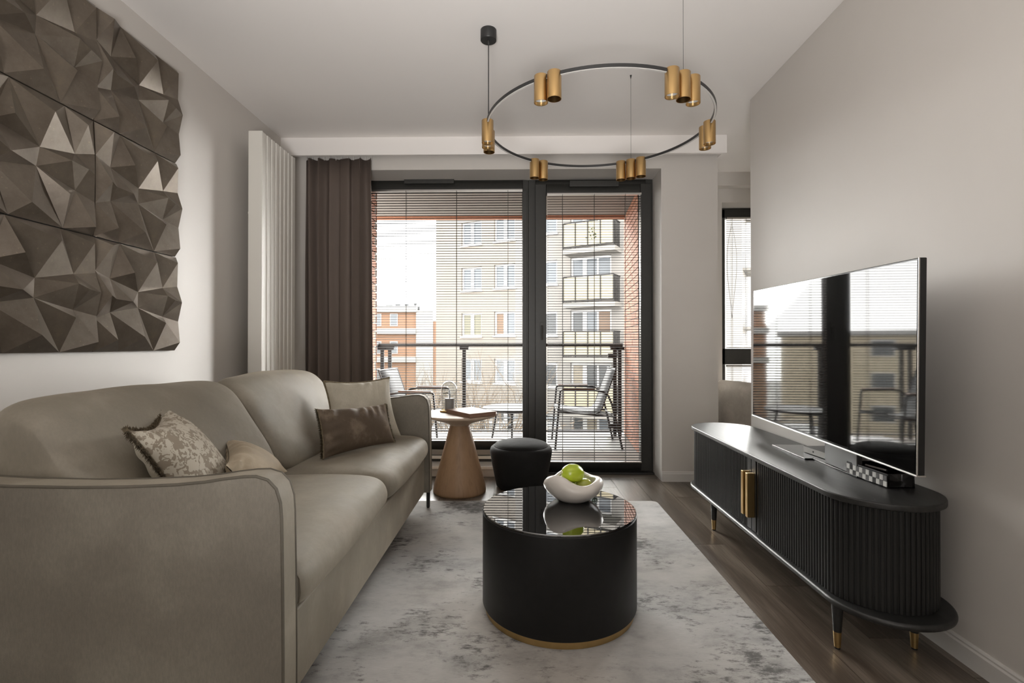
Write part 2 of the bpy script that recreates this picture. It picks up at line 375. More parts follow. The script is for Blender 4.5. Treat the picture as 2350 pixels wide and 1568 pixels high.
MB().box((XL - .12, YB, 0), (XL, 4.6, CZ)).obj('wall_left', 'wall', **STR)
MB().box((XR, YB, 0), (XR + .12, 3.345, CZ)).obj('wall_right', 'wall', bevel=.002, **STR)
# wall with the balcony glazing (lintel, left jamb, pier)
b = MB(); b.box((XL, 4.02, 2.522), (1.137, 4.33, CZ)).box((1.137, 4.02, 0), (1.59, 4.62, CZ)).box((XL, 4.02, 0), (-1.74, 4.33, 2.522))
b.box((XL, 4.33, 2.55), (1.137, 4.55, CZ)).box((1.59, 4.60, 0), (1.60, 4.85, CZ))
b.obj('wall_front', 'wall', **STR)
# bay of the side room
b = MB(); b.box((1.59, 4.83, 0), (1.95, 5.10, CZ)).box((1.95, 4.83, 2.475), (3.3, 5.10, CZ)).box((3.3, 4.83, 0), (XS, 5.10, CZ)).box((1.95, 4.83, 0), (3.3, 5.02, .12))
b.box((1.59, 4.74, 2.61), (XS, 4.83, CZ))
b.obj('wall_side_front', 'wall', **STR)
MB().box((XS, 0, 0), (XS + .1, 5.1, CZ)).obj('wall_side_right', 'wall', **STR)
MB().box((XR + .12, -.1, 0), (XS, 0, CZ)).obj('wall_side_back', 'wall', **STR)
b = MB(); b.box((XL, YB - .1, 0), (XR, YB, CZ))
b.obj('wall_back', 'wall', **STR)
# curtain bulkhead under the ceiling
b = MB(); b.box((XL, 3.90, 2.60), (1.615, 3.93, CZ)).box((1.585, 3.93, 2.60), (1.615, 4.02, CZ))
b.obj('trim_1', 'ceil', **STR)
def skirting(name, prof_pts):
    return MB().loft(prof_pts, smooth=False).obj(name, 'skirt', **STR)
PR = [(0, 0), (.014, 0), (.014, .062), (.010, .068), (.010, .074), (.006, .080), (0, .080)]
skirting('baseboard_right', [[(XR - a, y, z) for a, z in PR] for y in (YB, 3.345)])
skirting('baseboard_left', [[(XL + a, y, z) for a, z in PR] for y in (YB, 4.02)])
skirting('baseboard_front', [[(x, 4.02 - a, z) for a, z in PR] for x in (1.137, 1.59)])
skirting('baseboard_back', [[(XS - a, y, z) for a, z in PR] for y in (0, 4.83)])

# ------------------------------------------------------------------ glazing
YF = 4.28
def ring_frame(x0, x1, z0, z1, w, y0, y1, wb=None, wt=None):
    wb = wb or w; wt = wt or w; b = MB()
    b.box((x0, y0, z0), (x0 + w, y1, z1)).box((x1 - w, y0, z0), (x1, y1, z1))
    b.box((x0 + w, y0, z0), (x1 - w, y1, z0 + wb)).box((x0 + w, y0, z1 - wt), (x1 - w, y1, z1)); return b
win = ring_frame(-1.74, .070, .195, 2.52, .05, YF + .0, YF + .08, .075, .085).obj('window_1', 'frame', bevel=.004, **STR)
MB().box((.020, YF - .004, .05), (.058, YF + .07, 2.43)).obj('glazing_bead', 'frame', win, bevel=.003)
MB().box((-1.69, YF + .035, .27), (.02, YF + .041, 2.435)).obj('pane', 'glass', win)
b = MB(); b.box((-1.0, YF - .03, 2.487), (-.57, YF, 2.532))
for k in range(9): b.box((-.97 + k * .043, YF - .034, 2.50), (-.94 + k * .043, YF - .029, 2.508))
b.obj('trickle_vent', 'frame', win, bevel=.004)
# plinth and step below the fixed window
MB().box((-1.74, YF - .012, .150), (.085, YF + .06, .195)).obj('window_plinth', 'grey_plinth', win, bevel=.003)
MB().box((-1.74, YF - .02, .118), (.085, YF + .06, .143)).obj('window_plinth', 'white_gloss', win, bevel=.003, label='glossy white plinth strip')
MB().box((-1.74, 4.11, .066), (.085, YF + .06, .090)).obj('window_sill', 'white_gloss', win, bevel=.004)
MB().box((-1.74, 4.13, 0), (.085, YF + .06, .066)).obj('window_step', 'skirt', win, bevel=.002)
MB().box((-1.74, YF + .01, .06), (.085, YF + .05, .2)).obj('plinth_core', 'frame', win)
door = ring_frame(.070, 1.137, 0, 2.52, .062, YF + .0, YF + .08, .03, .045).obj('door_1', 'frame', bevel=.004, **STR)
sash = ring_frame(.128, 1.122, .022, 2.478, .095, YF - .022, YF + .05, .078, .082).obj('door_sash', 'frame', door, bevel=.005)
MB().box((.22, YF + .018, .095), (1.03, YF + .024, 2.40)).obj('pane', 'glass', sash)
b = MB(); b.box((.42, YF - .046, 2.448), (.84, YF - .022, 2.50)); b.obj('trickle_vent', 'frame', door, bevel=.004)
b = MB(); b.box((.170, YF - .032, 1.19), (.198, YF - .022, 1.29)).tube([(.184, YF - .03, 1.255), (.184, YF - .062, 1.255), (.184, YF - .066, 1.245), (.184, YF - .066, 1.14)], .0085, 10)
b.obj('door_handle', 'frame', sash, bevel=.003)
for z in (.12, 1.25, 2.42):
    MB().lathe([(.009, z - .05), (.009, z + .05)], 12, (1.108, YF - .012)).obj('hinge', 'skirt' if z < .5 or z > 2 else 'frame', door)
MB().box((.07, YF - .05, -.004), (1.137, YF, .012)).obj('threshold', 'frame', door, bevel=.003)

def blind(name, label, x0, x1, ztop, zbot, y, pitch=.0218, tilt=6, cords=(), wands=()):
    t = thing(name, label, 'blind', ((x0 + x1) / 2, y, 0)); hw = (x1 - x0) / 2
    w2 = .0115; rows = []
    for s_ in (-1, 1):
        rows.append([(s_ * (hw - .003), yy, zz) for yy, zz in ((-w2, -.0016), (-w2 * .5, .0004), (0, .001), (w2 * .5, .0004), (w2, -.0016))])
    b = MB(); vs = rows[0] + rows[1]; b.add(vs, [(i, i + 1, 6 + i, 5 + i) for i in range(4)], True)
    b.add([(p[0], p[1], p[2] - .0007) for p in vs], [(i, 5 + i, 6 + i, i + 1) for i in range(4)], True)
    me = b.mesh('slat'); me.materials.append(M['slat'])
    z = ztop - .028; k = 0
    while z > zbot + .018:
        o = bpy.data.objects.new('slat', me); COL.objects.link(o); o.parent = t; o.location = (0, 0, z)
        o.rotation_euler = (math.radians(tilt + random.uniform(-1.5, 1.5)), math.radians(random.uniform(-.05, .05)), 0); z -= pitch
    MB().box((-hw, -.013, ztop - .018), (hw, .013, ztop)).obj('headrail', 'chrome', t, bevel=.002)
    MB().box((-hw, -.009, zbot), (hw, .009, zbot + .010)).obj('bottom_rail', 'chrome', t, bevel=.002)
    for c in cords:
        b = MB()
        for yy in (-.0135, .0135): b.tube([(c - (x0 + x1) / 2, yy, zbot + .005), (c - (x0 + x1) / 2, yy, ztop - .01)], .0016, 5)
        b.obj('ladder_cord', 'cord', t)
    for c in wands:
        MB().tube([(c - (x0 + x1) / 2, -.001, zbot - .004), (c - (x0 + x1) / 2, -.001, ztop)], .0011, 5).obj('guide_wire', 'chrome', t)
    return t
def px2x(px, Y=YF): return (px - 1194) / 1140 * Y
blind('venetian_blind', 'wide dark slatted venetian blind over the fixed window behind the side table', -1.62, .020, 2.435, .285, YF - .018, tilt=3, cords=[-1.32, px2x(932), px2x(1048), px2x(1166)])
blind('venetian_blind', 'narrow dark venetian blind over the glazed balcony door', .228, 1.030, 2.392, .096, YF - .040, tilt=10, cords=[px2x(1290), px2x(1362), px2x(1432)], wands=[.234, 1.014, 1.024])

# side room window
YW = 5.04
w2 = ring_frame(1.95, 3.30, .12, 2.49, .03, YW, YW + .07).obj('window_2', 'frame', bevel=.003, **STR)
b = MB(); b.box((1.98, YW - .01, .90), (3.27, YW + .06, 1.06)).box((1.98, YW - .01, .12), (2.060, YW + .06, 2.46)).box((1.98, YW - .01, 2.375), (3.27, YW + .06, 2.46)).box((2.62, YW - .01, .12), (2.70, YW + .06, 2.46))
b.obj('window_sash', 'frame', w2, bevel=.003)
MB().box((2.0, YW + .03, .15), (3.27, YW + .036, 2.4)).obj('pane', 'glass', w2)
blind('venetian_blind', 'upper venetian blind on the side room window beyond the television wall', 2.066, 2.62, 2.375, 1.065, YW - .03, tilt=4, cords=[2.12, 2.26, 2.47])
blind('venetian_blind', 'lower short venetian blind behind the grey tub armchair', 2.064, 2.62, .895, .30, YW - .03, tilt=4, cords=[2.12, 2.45])
pt = []
for i in range(41):
    u = i / 40
    pt.append((2.10 + (.028 + .028 * math.sin(PI * u)) * math.sin(2 * PI * u) * 1.0 + .01, YW - .055, 1.36 + .95 * (1 - abs(2 * u - 1)) ** .9 * 1.0))
MB().tube(pt, .0018, 5).obj('blind_cord', 'cord', None, label='thin looped pull cord hanging before the side room blind', category='cord')

# ------------------------------------------------------------------ radiator
t = thing('radiator', 'tall white vertical radiator on the left wall beside the curtain', 'radiator', (-1.90, 3.25, 0))
L = .484
MB().box((.100, .012, .62), (.118, L - .012, 2.510)).obj('back_plate', 'radiator', t, bevel=.003)
MB().box((.100, 0, .62), (.193, .012, 2.517)).obj('side_panel', 'radiator', t, bevel=.003)
MB().box((.100, L - .012, .62), (.193, L, 2.517)).obj('side_panel', 'radiator', t, bevel=.003)
n = 8; wd = L / n
for k in range(n):
    y0 = k * wd; c = []
    for y_, x_ in ((.002, .180), (.010, .194), (wd - .010, .194), (wd - .002, .180), (wd - .002, .12), (.002, .12)): c.append((x_, y0 + y_))
    MB().prism(c, .625, 2.512).obj('fluted_column', 'radiator', t, bevel=.003)
MB().tube([(0.001, .24, .72), (.105, .24, .72)], .012, 10).obj('bracket', 'radiator', t)
MB().tube([(.092, .02, 1.975), (.100, .02, 1.975)], .008, 10).obj('bracket', 'radiator', t)

# ------------------------------------------------------------------ curtain
t = thing('curtain', 'floor-length brown curtain in deep folds between radiator and window', 'curtain', (-1.47, 3.985, 0))
NX, NZ = 220, 10; vs = []; fs = []
for j in range(NZ + 1):
    z = 2.60 - 2.585 * j / NZ
    for i in range(NX + 1):
        u = i / NX; x_ = -.275 + .555 * u + .012 * math.sin(2 * PI * u * 6.5 + 1)
        ph = 2 * PI * (6.2 * u + .35 * math.sin(5 * u)) + .3 * math.sin(3 * z + 6 * u)
        a = .020 + .008 * math.sin(9 * u)
        y_ = a * (math.sin(ph) + .25 * math.sin(2 * ph))
        x_ += (1 - z / 2.6) * .03 * max(0, u - .5) * 2
        vs.append((x_, max(-.034, min(.03, y_)), z))
for j in range(NZ):
    for i in range(NX): a = j * (NX + 1) + i; fs.append((a, a + 1, a + NX + 2, a + NX + 1))
o = MB().add(vs, fs, True).obj('curtain_cloth', 'curtain', t)
md = o.modifiers.new('s', 'SOLIDIFY'); md.thickness = .002
MB().box((-.29, -.012, 2.715), (.30, .012, 2.735)).obj('curtain_track', 'white', t)
b = MB()
for k in range(12): b.tube([(-.26 + k * .048, .0, 2.59), (-.26 + k * .048, 0, 2.72)], .002, 5)
b.obj('hook', 'white', t)

# ------------------------------------------------------------------ relief wall panels
V = dict(TL=(0, 1, 0), a1=(.085, .945, 1), a2=(.275, 1, 0), S=(.70, 1, 0), TR=(1, 1, .1), b0=(0, .71, .15), c0=(.17, .66, 0), c1=(.325, .737, 1), c2=(.497, .574, 0), c3=(.619, .888, .9), c4=(.821, .651, 0), c5=(.934, .93, .75), c6=(1, .685, .25), c7=(.085, .50, .9), c8=(.138, .472, .85), e0=(.309, .463, 1), d0=(.172, .354, 0), d1=(.479, .42, .1), e1=(.768, .564, .9), e2=(.862, .527, 1), e3=(1, .515, .75), d2=(.817, .352, 0), e4=(.744, .284, .9), F=(1, .31, .35), G=(1, .086, .55), b1=(0, .291, .15), f0=(.153, .105, .9), f1=(.265, 0, 0), f2=(.453, .135, 1), f3=(.70, 0, 0), BL=(0, 0, 0), BR=(1, 0, 0))
T = '''TL a1 b0,TL a2 a1,a1 c0 b0,a1 a2 c0,a2 c1 c0,a2 c2 c1,a2 c3 c2,a2 S c3,S c4 c3,c3 c4 c2,S c5 c4,S TR c5,TR c6 c5,c5 c6 c4,c0 c1 c2,c0 c2 e0,c2 d1 e0,c0 e0 c8,c8 e0 d0,b0 c0 c7,c0 c8 c7,c7 c8 d0,b0 c7 b1,c7 d0 b1,e0 d1 d0,c2 c4 e1,c2 e1 d1,d1 e1 d2,c4 e2 e1,e1 e2 d2,c4 c6 e3,c4 e3 e2,e2 e3 d2,e3 F d2,d2 F G,d1 d2 e4,d1 e4 f3,d1 f3 f2,d0 d1 f2,d0 f2 f1,d0 f1 f0,d0 f0 b1,b1 f0 BL,BL f0 f1,f1 f2 f3,e4 d2 f3,d2 G f3,G BR f3'''
PW, PH, Z0 = .516, .506, .018
names = list(V); idx = {k: i for i, k in enumerate(names)}
# panel local: x = outwards from wall, y along, z up, centred
def pan_mesh():
    vs = [(Z0 + .054 * V[k][2], (V[k][0] - .5) * PW, (V[k][1] - .5) * PH) for k in names]
    fs = [tuple(idx[q] for q in tri.split()) for tri in T.split(',')]
    bo = ['TL', 'a2', 'S', 'TR', 'c6', 'e3', 'F', 'G', 'BR', 'f3', 'f1', 'BL', 'b1', 'b0']
    base = len(vs); vs += [(0.0, vs[idx[k]][1], vs[idx[k]][2]) for k in bo]; nb = len(bo)
    for i in range(nb): fs.append((idx[bo[i]], idx[bo[(i + 1) % nb]], base + (i + 1) % nb, base + i))
    fs.append(tuple(base + i for i in range(nb)))
    me = MB().add(vs, fs).mesh('relief_panel'); me.materials.append(M['relief']); return me
pme = pan_mesh()
lab = {(0, 0): 'dark faceted relief wall panel, top row, left column', (0, 1): 'dark faceted relief wall panel, middle row, left column', (0, 2): 'dark faceted relief wall panel, bottom row, left column',
       (1, 0): 'dark faceted relief wall panel, top row, right column nearest the radiator', (1, 1): 'dark faceted relief wall panel, middle row, right column', (1, 2): 'dark faceted relief wall panel, bottom row, right column above the sofa'}
for (c, r_), tx in lab.items():
    o = bpy.data.objects.new('relief_panel', pme); COL.objects.link(o)
    o.location = (XL + .001, 1.893 + c * .521, 2.343 - r_ * .511)
    if (c, r_) == (0, 1): o.rotation_euler = (PI, 0, 0)
    tag(o, tx, 'wall panel', 'faceted relief panels on the left wall')
MB().box((XL, 1.624, 1.075), (XL + .001, 2.676, 2.60)).obj('trim_2', 'black_metal', **STR)

# ------------------------------------------------------------------ sofa
sofa = thing('sofa', 'long two-seat taupe velvet sofa along the left wall', 'sofa', (-1.05, 2.29, 0))
def sl_(pts): return [(x_ + 1.05, y_ - 2.29, z_) for x_, y_, z_ in pts]
def arc(cx, cz, r, a0, a1, n): return [(cx + r * math.cos(math.radians(a0 + (a1 - a0) * i / n)), cz + r * math.sin(math.radians(a0 + (a1 - a0) * i / n))) for i in range(n + 1)]
arm_prof = [(-.598, .125), (-.598, .30), (-.600, .50)] + [(-.603, .66), (-.606, .70), (-.617, .735), (-.638, .757), (-.668, .766), (-.70, .765), (-.75, .759), (-.80, .751), (-.87, .744), (-1.0, .738), (-1.13, .736), (-1.3, .738), (-1.45, .745), (-1.54, .74), (-1.565, .70), (-1.57, .5), (-1.57, .125)]
for (ya, yb) in ((1.246, 1.322), (3.262, 3.338)):
    y0, y1 = ya - 2.29, yb - 2.29
    P = [(x_ + 1.05, z_) for x_, z_ in arm_prof]
    a = MB().prism(P, y0, y1, 'y').obj('arm', 'weave', sofa, bevel=.004)
    for y_ in (y0, y1):
        MB().tube([(p[0] - .0, y_ + (.002 if y_ == y0 else -.002), p[1]) for p in P[:-2]], .0042, 8).obj('piping', 'piping', a)
    # lighter edge band between the two pipings
    top = P[:18]
    rings = [[(p[0] + .0015, y0 + .006, p[1] + (.0015 if i > 4 else 0)), (p[0] + .0015, y1 - .006, p[1] + (.0015 if i > 4 else 0))] for i, p in enumerate(top)]
    vs = [q for r2_ in rings for q in r2_]; MB().add(vs, [(2 * i, 2 * i + 1, 2 * i + 3, 2 * i + 2) for i in range(len(top) - 1)], True).obj('edge_band', 'velvet', a)
def sub(o, lv=2):
    return o
def lofted(name, prof, ya, yb, matn, ny=26, endr=.035, crown=.012, parent=sofa, ctr=None, wr=.004, seed=1):
    rnd = random.Random(seed); cx = sum(p[0] for p in prof) / len(prof) if ctr is None else ctr[0]; cz = sum(p[1] for p in prof) / len(prof) if ctr is None else ctr[1]
    rings = []
    for j in range(ny + 1):
        u = j / ny
        # cluster rings near the ends
        y_ = ya + (yb - ya) * (.5 - .5 * math.cos(PI * u))
        d = min(y_ - ya, yb - y_)
        k = 1.0
        if d < endr: k = 1 - (endr / .30) * (1 - math.sqrt(max(0, 1 - ((endr - d) / endr) ** 2)))
        mid = math.sin(PI * (y_ - ya) / (yb - ya)) ** .6
        ring = []
        for i, (x_, z_) in enumerate(prof):
            dx, dz = x_ - cx, z_ - cz; L_ = math.hypot(dx, dz) or 1
            g = k + crown * mid / L_ + wr * math.sin(7 * y_ + i * 1.1 + seed) * math.sin(13 * y_ + i * .6) / L_
            ring.append((cx + dx * g + 1.05, y_ - 2.29, cz + dz * g))
        rings.append(ring)
    o = MB().loft(rings).obj(name, matn, parent); md = o.modifiers.new('s', 'SUBSURF'); md.levels = 1; md.render_levels = 2
    o.data.polygons.foreach_set('use_smooth', [True] * len(o.data.polygons)); return o, rings
# rail
MB().box((-.63 + 1.05, 1.322 - 2.29, .125), (-.66 + 1.05, 3.262 - 2.29, .352)).obj('front_rail', 'velvet', sofa, bevel=.008)
MB().box((-1.55 + 1.05, 1.325 - 2.29, .13), (-.665 + 1.05, 3.26 - 2.29, .34)).obj('base_frame', 'weave', sofa, bevel=.006)
seatp = [(-1.20, .362), (-.75, .362), (-.665, .362), (-.628, .369), (-.603, .391), (-.594, .42), (-.597, .455), (-.617, .486), (-.662, .505), (-.75, .512), (-.9, .515), (-1.10, .51), (-1.22, .50), (-1.24, .42)]
for k, (a, b_) in enumerate(((1.326, 2.281), (2.292, 3.258))):
    o, rings = lofted('seat_cushion', seatp, a, b_, 'velvet', endr=.085, crown=.014, seed=k + 1, wr=.0025)
    for j in (3,) if k == 0 else ():
        R = rings[j][1:12]; cx = sum(p[0] for p in R) / len(R); cz = .43
        MB().tube([(p[0] + .004 * (1 if p[0] > cx else 0), p[1], p[2] + (.003 if p[2] > cz else -.001)) for p in R], .0035, 6).obj('piping', 'velvet', o)
backp = [(-1.10, .49), (-1.095, .54), (-1.135, .625), (-1.20, .72), (-1.255, .80), (-1.305, .875), (-1.345, .912), (-1.39, .929), (-1.43, .928), (-1.47, .905), (-1.49, .86), (-1.48, .75), (-1.42, .60), (-1.36, .49)]
for k, (a, b_) in enumerate(((1.326, 2.284), (2.293, 3.258))):
    lofted('back_cushion', backp, a, b_, 'velvet', endr=.085, crown=.026, seed=k + 5, wr=.006)
bf = [(-1.40, .34), (-1.47, .60), (-1.50, .80), (-1.515, .86), (-1.54, .885), (-1.565, .87), (-1.575, .80), (-1.575, .125), (-1.40, .125)]
MB().prism([(x_ + 1.05, z_) for x_, z_ in bf], 1.322 - 2.29, 3.262 - 2.29, 'y').obj('back_frame', 'weave', sofa, bevel=.01)
for x_, y_ in ((-.615, 3.315), (-.615, 1.275), (-1.54, 3.315), (-1.54, 1.275)):
    MB().lathe([(.009, .011), (.012, .02), (.0135, .128)], 14, (x_ + 1.05, y_ - 2.29)).obj('leg', 'black_metal', sofa)

def pillow(name, label, A, B, C, D, th_f, th_b, matf, matb=None, sag=.03, corner=.0, fr=None, wr=.004, seed=3):
    """A,B,C,D corners; front = side facing +x / viewer"""
    A, B, C, D = map(Vector, (A, B, C, D)); N = 48
    nrm = ((B - D).cross(A - C)).normalized()
    if nrm.x < 0 and abs(nrm.x) > .2: nrm = -nrm
    ctr = (A + B + C + D) / 4
    if nrm.dot(Vector((0, 0, 1.1)) - ctr) < 0: nrm = -nrm
    rnd = random.Random(seed); ph = [rnd.uniform(0, 6) for _ in range(6)]
    t = thing(name, label, 'cushion', tuple(ctr))
    def base(u, v):
        p = A * (1 - u) * (1 - v) + B * u * (1 - v) + C * u * v + D * (1 - u) * v
        # concave edges
        q = sag * (4 * u * (1 - u)) * (1 - 2 * v) ** 3; q2 = sag * (4 * v * (1 - v)) * (1 - 2 * u) ** 3
        p = p + (D - A).normalized() * q + (B - A).normalized() * q2
        return p
    def surf(s_, th):
        vs = []
        for j in range(N + 1):
            for i in range(N + 1):
                u = i / N; v = j / N
                a = max(0, (4 * u * (1 - u))) ** .55 * max(0, (4 * v * (1 - v))) ** .55
                p = base(u, v); e = min(u, 1 - u, v, 1 - v)
                wv = wr * 1.5 * math.sin(38 * u + ph[0] + 6 * v + 2 * math.sin(9 * u)) * max(0, 1 - v * 2.6) * min(1, e * 18) + wr * 1.1 * math.sin(31 * v + ph[1] + 7 * u) * max(0, 1 - u * 4) * min(1, e * 14)
                wv += wr * .8 * math.sin(7 * u + ph[2]) * math.sin(6 * v + ph[3]) * min(1, e * 8)
                vs.append(p + nrm * s_ * (th * a + wv + .0015) - ctr)
        fs = [(j * (N + 1) + i, j * (N + 1) + i + 1, (j + 1) * (N + 1) + i + 1, (j + 1) * (N + 1) + i) for j in range(N) for i in range(N)]
        return vs, fs
    f = surf(1, th_f); bk = surf(-1, th_b)
    MB().add(*f, True).obj('cover_front', matf, t); MB().add(*bk, True).obj('cover_back', matb or matf, t)
    if fr:
        kind, edges, m_, rad = fr
        for e in edges:
            P = {'AB': lambda s_: base(s_, 0), 'BC': lambda s_: base(1, s_), 'CD': lambda s_: base(1 - s_, 1), 'DA': lambda s_: base(0, 1 - s_)}[e]
            pts = [P(i / 30) - ctr for i in range(31)]
            b = MB()
            if kind == 'cord': b.tube(pts, rad, 8)
            else:
                rn = random.Random(seed * 7 + len(e)); mid = ctr - ctr
                for i in range(1100):
                    s_ = rn.random(); p = P(s_) - ctr; out = (p - mid).normalized()
                    tdir = (P(min(1, s_ + .02)) - P(max(0, s_ - .02))).normalized(); out = (out - tdir * out.dot(tdir)).normalized()
                    d = (out * rn.uniform(.7, 1.2) + nrm * rn.uniform(-.75, .75) + tdir * rn.uniform(-.5, .5)).normalized() * rad * rn.uniform(.7, 1.15)
                    side = d.cross(tdir).normalized() * .0014
                    q = p + nrm * rn.uniform(-.004, .004)
                    b.add([q - side, q + side, q + d * .6 + side, q + d, q + d * .6 - side], [(0, 1, 2, 3, 4)])
                b.tube(pts, rad * .38, 6)
            o = b.obj('fringe' if kind != 'cord' else 'cord_trim', m_, t)
            if kind != 'cord': o['kind'] = 'stuff'
    return t
pillow('throw_pillow', 'cream cushion with brown shard pattern and dark fringe near the front arm', (-1.14, 1.42, .850), (-1.315, 1.80, .872), (-1.085, 1.90, .565), (-.99, 1.50, .525), .085, .06, 'pattern', 'cushion_cream', sag=.045, fr=('fringe', ('AB', 'DA'), 'fringe_dark', .017), seed=4)
pillow('throw_pillow', 'small plain sand-coloured cushion half hidden behind the front arm', (-.975, 1.63, .700), (-1.20, 2.0, .712), (-1.00, 2.12, .555), (-.87, 1.66, .56), .07, .04, 'cushion_sand', sag=.02, seed=9, wr=.007)
pillow('throw_pillow', 'large cream velvet cushion with dark cord edge in the far sofa corner', (-1.163, 2.92, .882), (-.830, 3.14, .890), (-.742, 3.08, .533), (-1.09, 2.84, .530), .065, .06, 'cushion_cream', sag=.022, fr=('cord', ('AB', 'DA'), 'fringe', .0065), seed=12)
pillow('throw_pillow', 'oblong brown velvet lumbar cushion in front of the large cream one', (-1.056, 2.56, .765), (-.797, 2.92, .750), (-.728, 2.86, .535), (-.99, 2.48, .525), .06, .05, 'cushion_brown', sag=.012, fr=('fringe', ('BC', 'DA'), 'fringe', .016), seed=15, wr=.006)

# ------------------------------------------------------------------ rug
b = MB(); R = []
for cx, cy, a0 in ((.948 - .04, 3.485 - .04, 0), (-1.15 + .04, 3.455 - .04, 90), (-1.15 + .04, -.3, 180), (.958 - .04, -.3, 270)):
    R += [(cx + .04 * math.cos(math.radians(a0 + k * 22.5)), cy + .04 * math.sin(math.radians(a0 + k * 22.5))) for k in range(5)]
tag(b.prism(R, .0005, .0105).obj('rug', 'rug', bevel=.003), 'large pale grey distressed rug under coffee table and sofa', 'rug')

# ------------------------------------------------------------------ coffee table
t = thing('coffee_table', 'round black drum coffee table with glass top and brass foot ring', 'coffee table', (.161, 2.09, .0105))
Rr = .318
MB().lathe([(Rr * .965, .0), (Rr * .965, .026)], 96).obj('base_ring', 'brass', t, label='brass foot ring')
b = MB().lathe([(Rr * .97, .026), (Rr - .003, .028), (Rr, .034), (Rr, .398), (Rr - .004, .402)], 128)
b.obj('drum', 'table_black', t, bevel=0)
o = MB().lathe([(Rr - .006, .4022), (Rr - .002, .4035), (Rr - .002, .4075), (Rr - .004, .4095)], 128).obj('glass_top', 'black_glass', t)
o.data.polygons.foreach_set('use_smooth', [False] * len(o.data.polygons))
TT = .0105 + .4095

# bowl with wavy rim
t = thing('bowl', 'white ceramic bowl with wavy pinched rim on the coffee table', 'bowl', (.232, 2.19, TT + .0005))
def bowl_ring(r, z, wv, seg=64):
    out = []
    for k in range(seg):
        a = 2 * PI * k / seg
        rr_ = r * (1 + wv * (.05 * math.cos(2 * a + .6) + .045 * math.cos(3 * a + 2.0)))
        zz = z + wv * (.009 * math.cos(2 * a - 1.9) + .011 * math.cos(3 * a + 1.1))
        out.append((rr_ * math.cos(a), rr_ * math.sin(a), zz))
    return out
outer = [(.055, 0, 0), (.062, .001, 0), (.085, .013, .05), (.108, .033, .2), (.122, .055, .5), (.125, .074, .8), (.119, .090, 1), (.110, .098, 1.15), (.100, .099, 1.2), (.092, .094, 1.15), (.094, .080, 1), (.096, .060, .7), (.088, .035, .3), (.060, .015, .05), (.0001, .010, 0)]
rg = [bowl_ring(*p) for p in outer]
MB().loft(rg).obj('bowl_body', 'ceramic', t)
def lime(loc, rot, r, matn, label, ln=1.28):
    o = thing('lime', label, 'fruit', loc, group='limes in the white bowl'); o.rotation_euler = rot
    prof = []
    for k in range(17):
        a = PI * k / 16; rr_ = r * math.sin(a) ** .9; zz = -r * ln * math.cos(a)
        prof.append((max(rr_, .0001), zz))
    b = MB().lathe(prof, 28)
    b.v = [(x_ * (1 + .03 * math.cos(6 * math.atan2(y_, x_))), y_ * (1 + .03 * math.cos(6 * math.atan2(y_, x_))), z_) for x_, y_, z_ in b.v]
    b.obj('skin', matn, o); MB().lathe([(r * .14, -r * ln * .98), (r * .13, -r * ln * 1.08), (.0001, -r * ln * 1.12)], 10).obj('stem_end', 'navel', o)
    return o
B0 = Vector((.232, 2.19, TT))
lime(B0 + Vector((-.004, -.022, .120)), (0, math.radians(100), .35), .040, 'lime', 'large bright green lime on top of the fruit in the bowl')
lime(B0 + Vector((-.048, .012, .062)), (0, .6, 1.2), .030, 'lime_dull', 'olive green lime at the left of the bowl, under the top one')
lime(B0 + Vector((-.012, -.048, .058)), (1.3, .2, .3), .028, 'lime_dull', 'pale olive lime at the front rim of the bowl')
lime(B0 + Vector((.042, -.012, .064)), (1.0, .9, .9), .031, 'lime_dull', 'olive green lime at the right of the bowl')
lime(B0 + Vector((.005, .045, .060)), (.3, 1.4, .1), .028, 'lime', 'green lime at the back of the bowl')

# ------------------------------------------------------------------ side table and what stands on it
t = thing('side_table', 'round oak side table on a conical foot between sofa and window', 'side table', (-.455, 3.73, 0))
MB().lathe([(.192, .0), (.197, .006), (.197, .018), (.192, .05), (.160, .17), (.120, .32), (.086, .45), (.073, .496)], 72).obj('cone_foot', 'oak', t)
MB().lathe([(.073, .4965), (.080, .505), (.12, .520), (.24, .556), (.270, .566)], 72).obj('dish', 'oak_top', t)
MB().lathe([(.270, .566), (.281, .569), (.284, .576), (.281, .584), (.276, .586)], 72).obj('table_top', 'oak_top', t)
ZT = .5865
t = thing('candle_cloche', 'glass dome on a wooden dish with brass rim on the side table', 'cloche', (-.545, 3.80, ZT))
MB().lathe([(.066, 0), (.072, .003), (.073, .013), (.068, .015), (.066, .009), (.0001, .008)], 40).obj('dish', 'brass', t)
dp = [(.061, .0095)]; dp += [(.061, .09), (.061, .175)] + [(.061 * math.cos(a), .175 + .061 * math.sin(a)) for a in [PI / 2 * k / 10 for k in range(1, 10)]] + [(.0001, .236)]
o = MB().lathe(dp, 48).obj('glass_dome', 'dome', t)
t = thing('candle', 'grey pillar candle with wick under the glass dome', 'candle', (-.541, 3.80, ZT + .0085))
MB().lathe([(.036, 0), (.036, .092), (.033, .094), (.0001, .091)], 36).obj('wax', 'candle', t)
MB().tube([(0, 0, .09), (0, 0, .112), (.002, 0, .120)], .0025, 6).obj('wick', 'rubber', t)
MB().tube([(.004, 0, .118), (-.004, 0, .131), (-.025, 0, .134), (-.048, 0, .128)], [.003, .0045, .004, .002], 7).obj('wick_trimming', 'rubber', t)
t = thing('book', 'closed brown hardback book lying on the side table', 'book', (-.362, 3.655, ZT), math.radians(-52))
MB().box((-.165, -.115, 0), (.165, .115, .004)).obj('cover', 'book', t, bevel=.0015)
MB().box((-.165, -.115, .026), (.165, .115, .030)).obj('cover', 'book', t, bevel=.0015)
MB().box((-.165, -.115, .002), (-.160, .115, .028)).obj('spine', 'book', t)
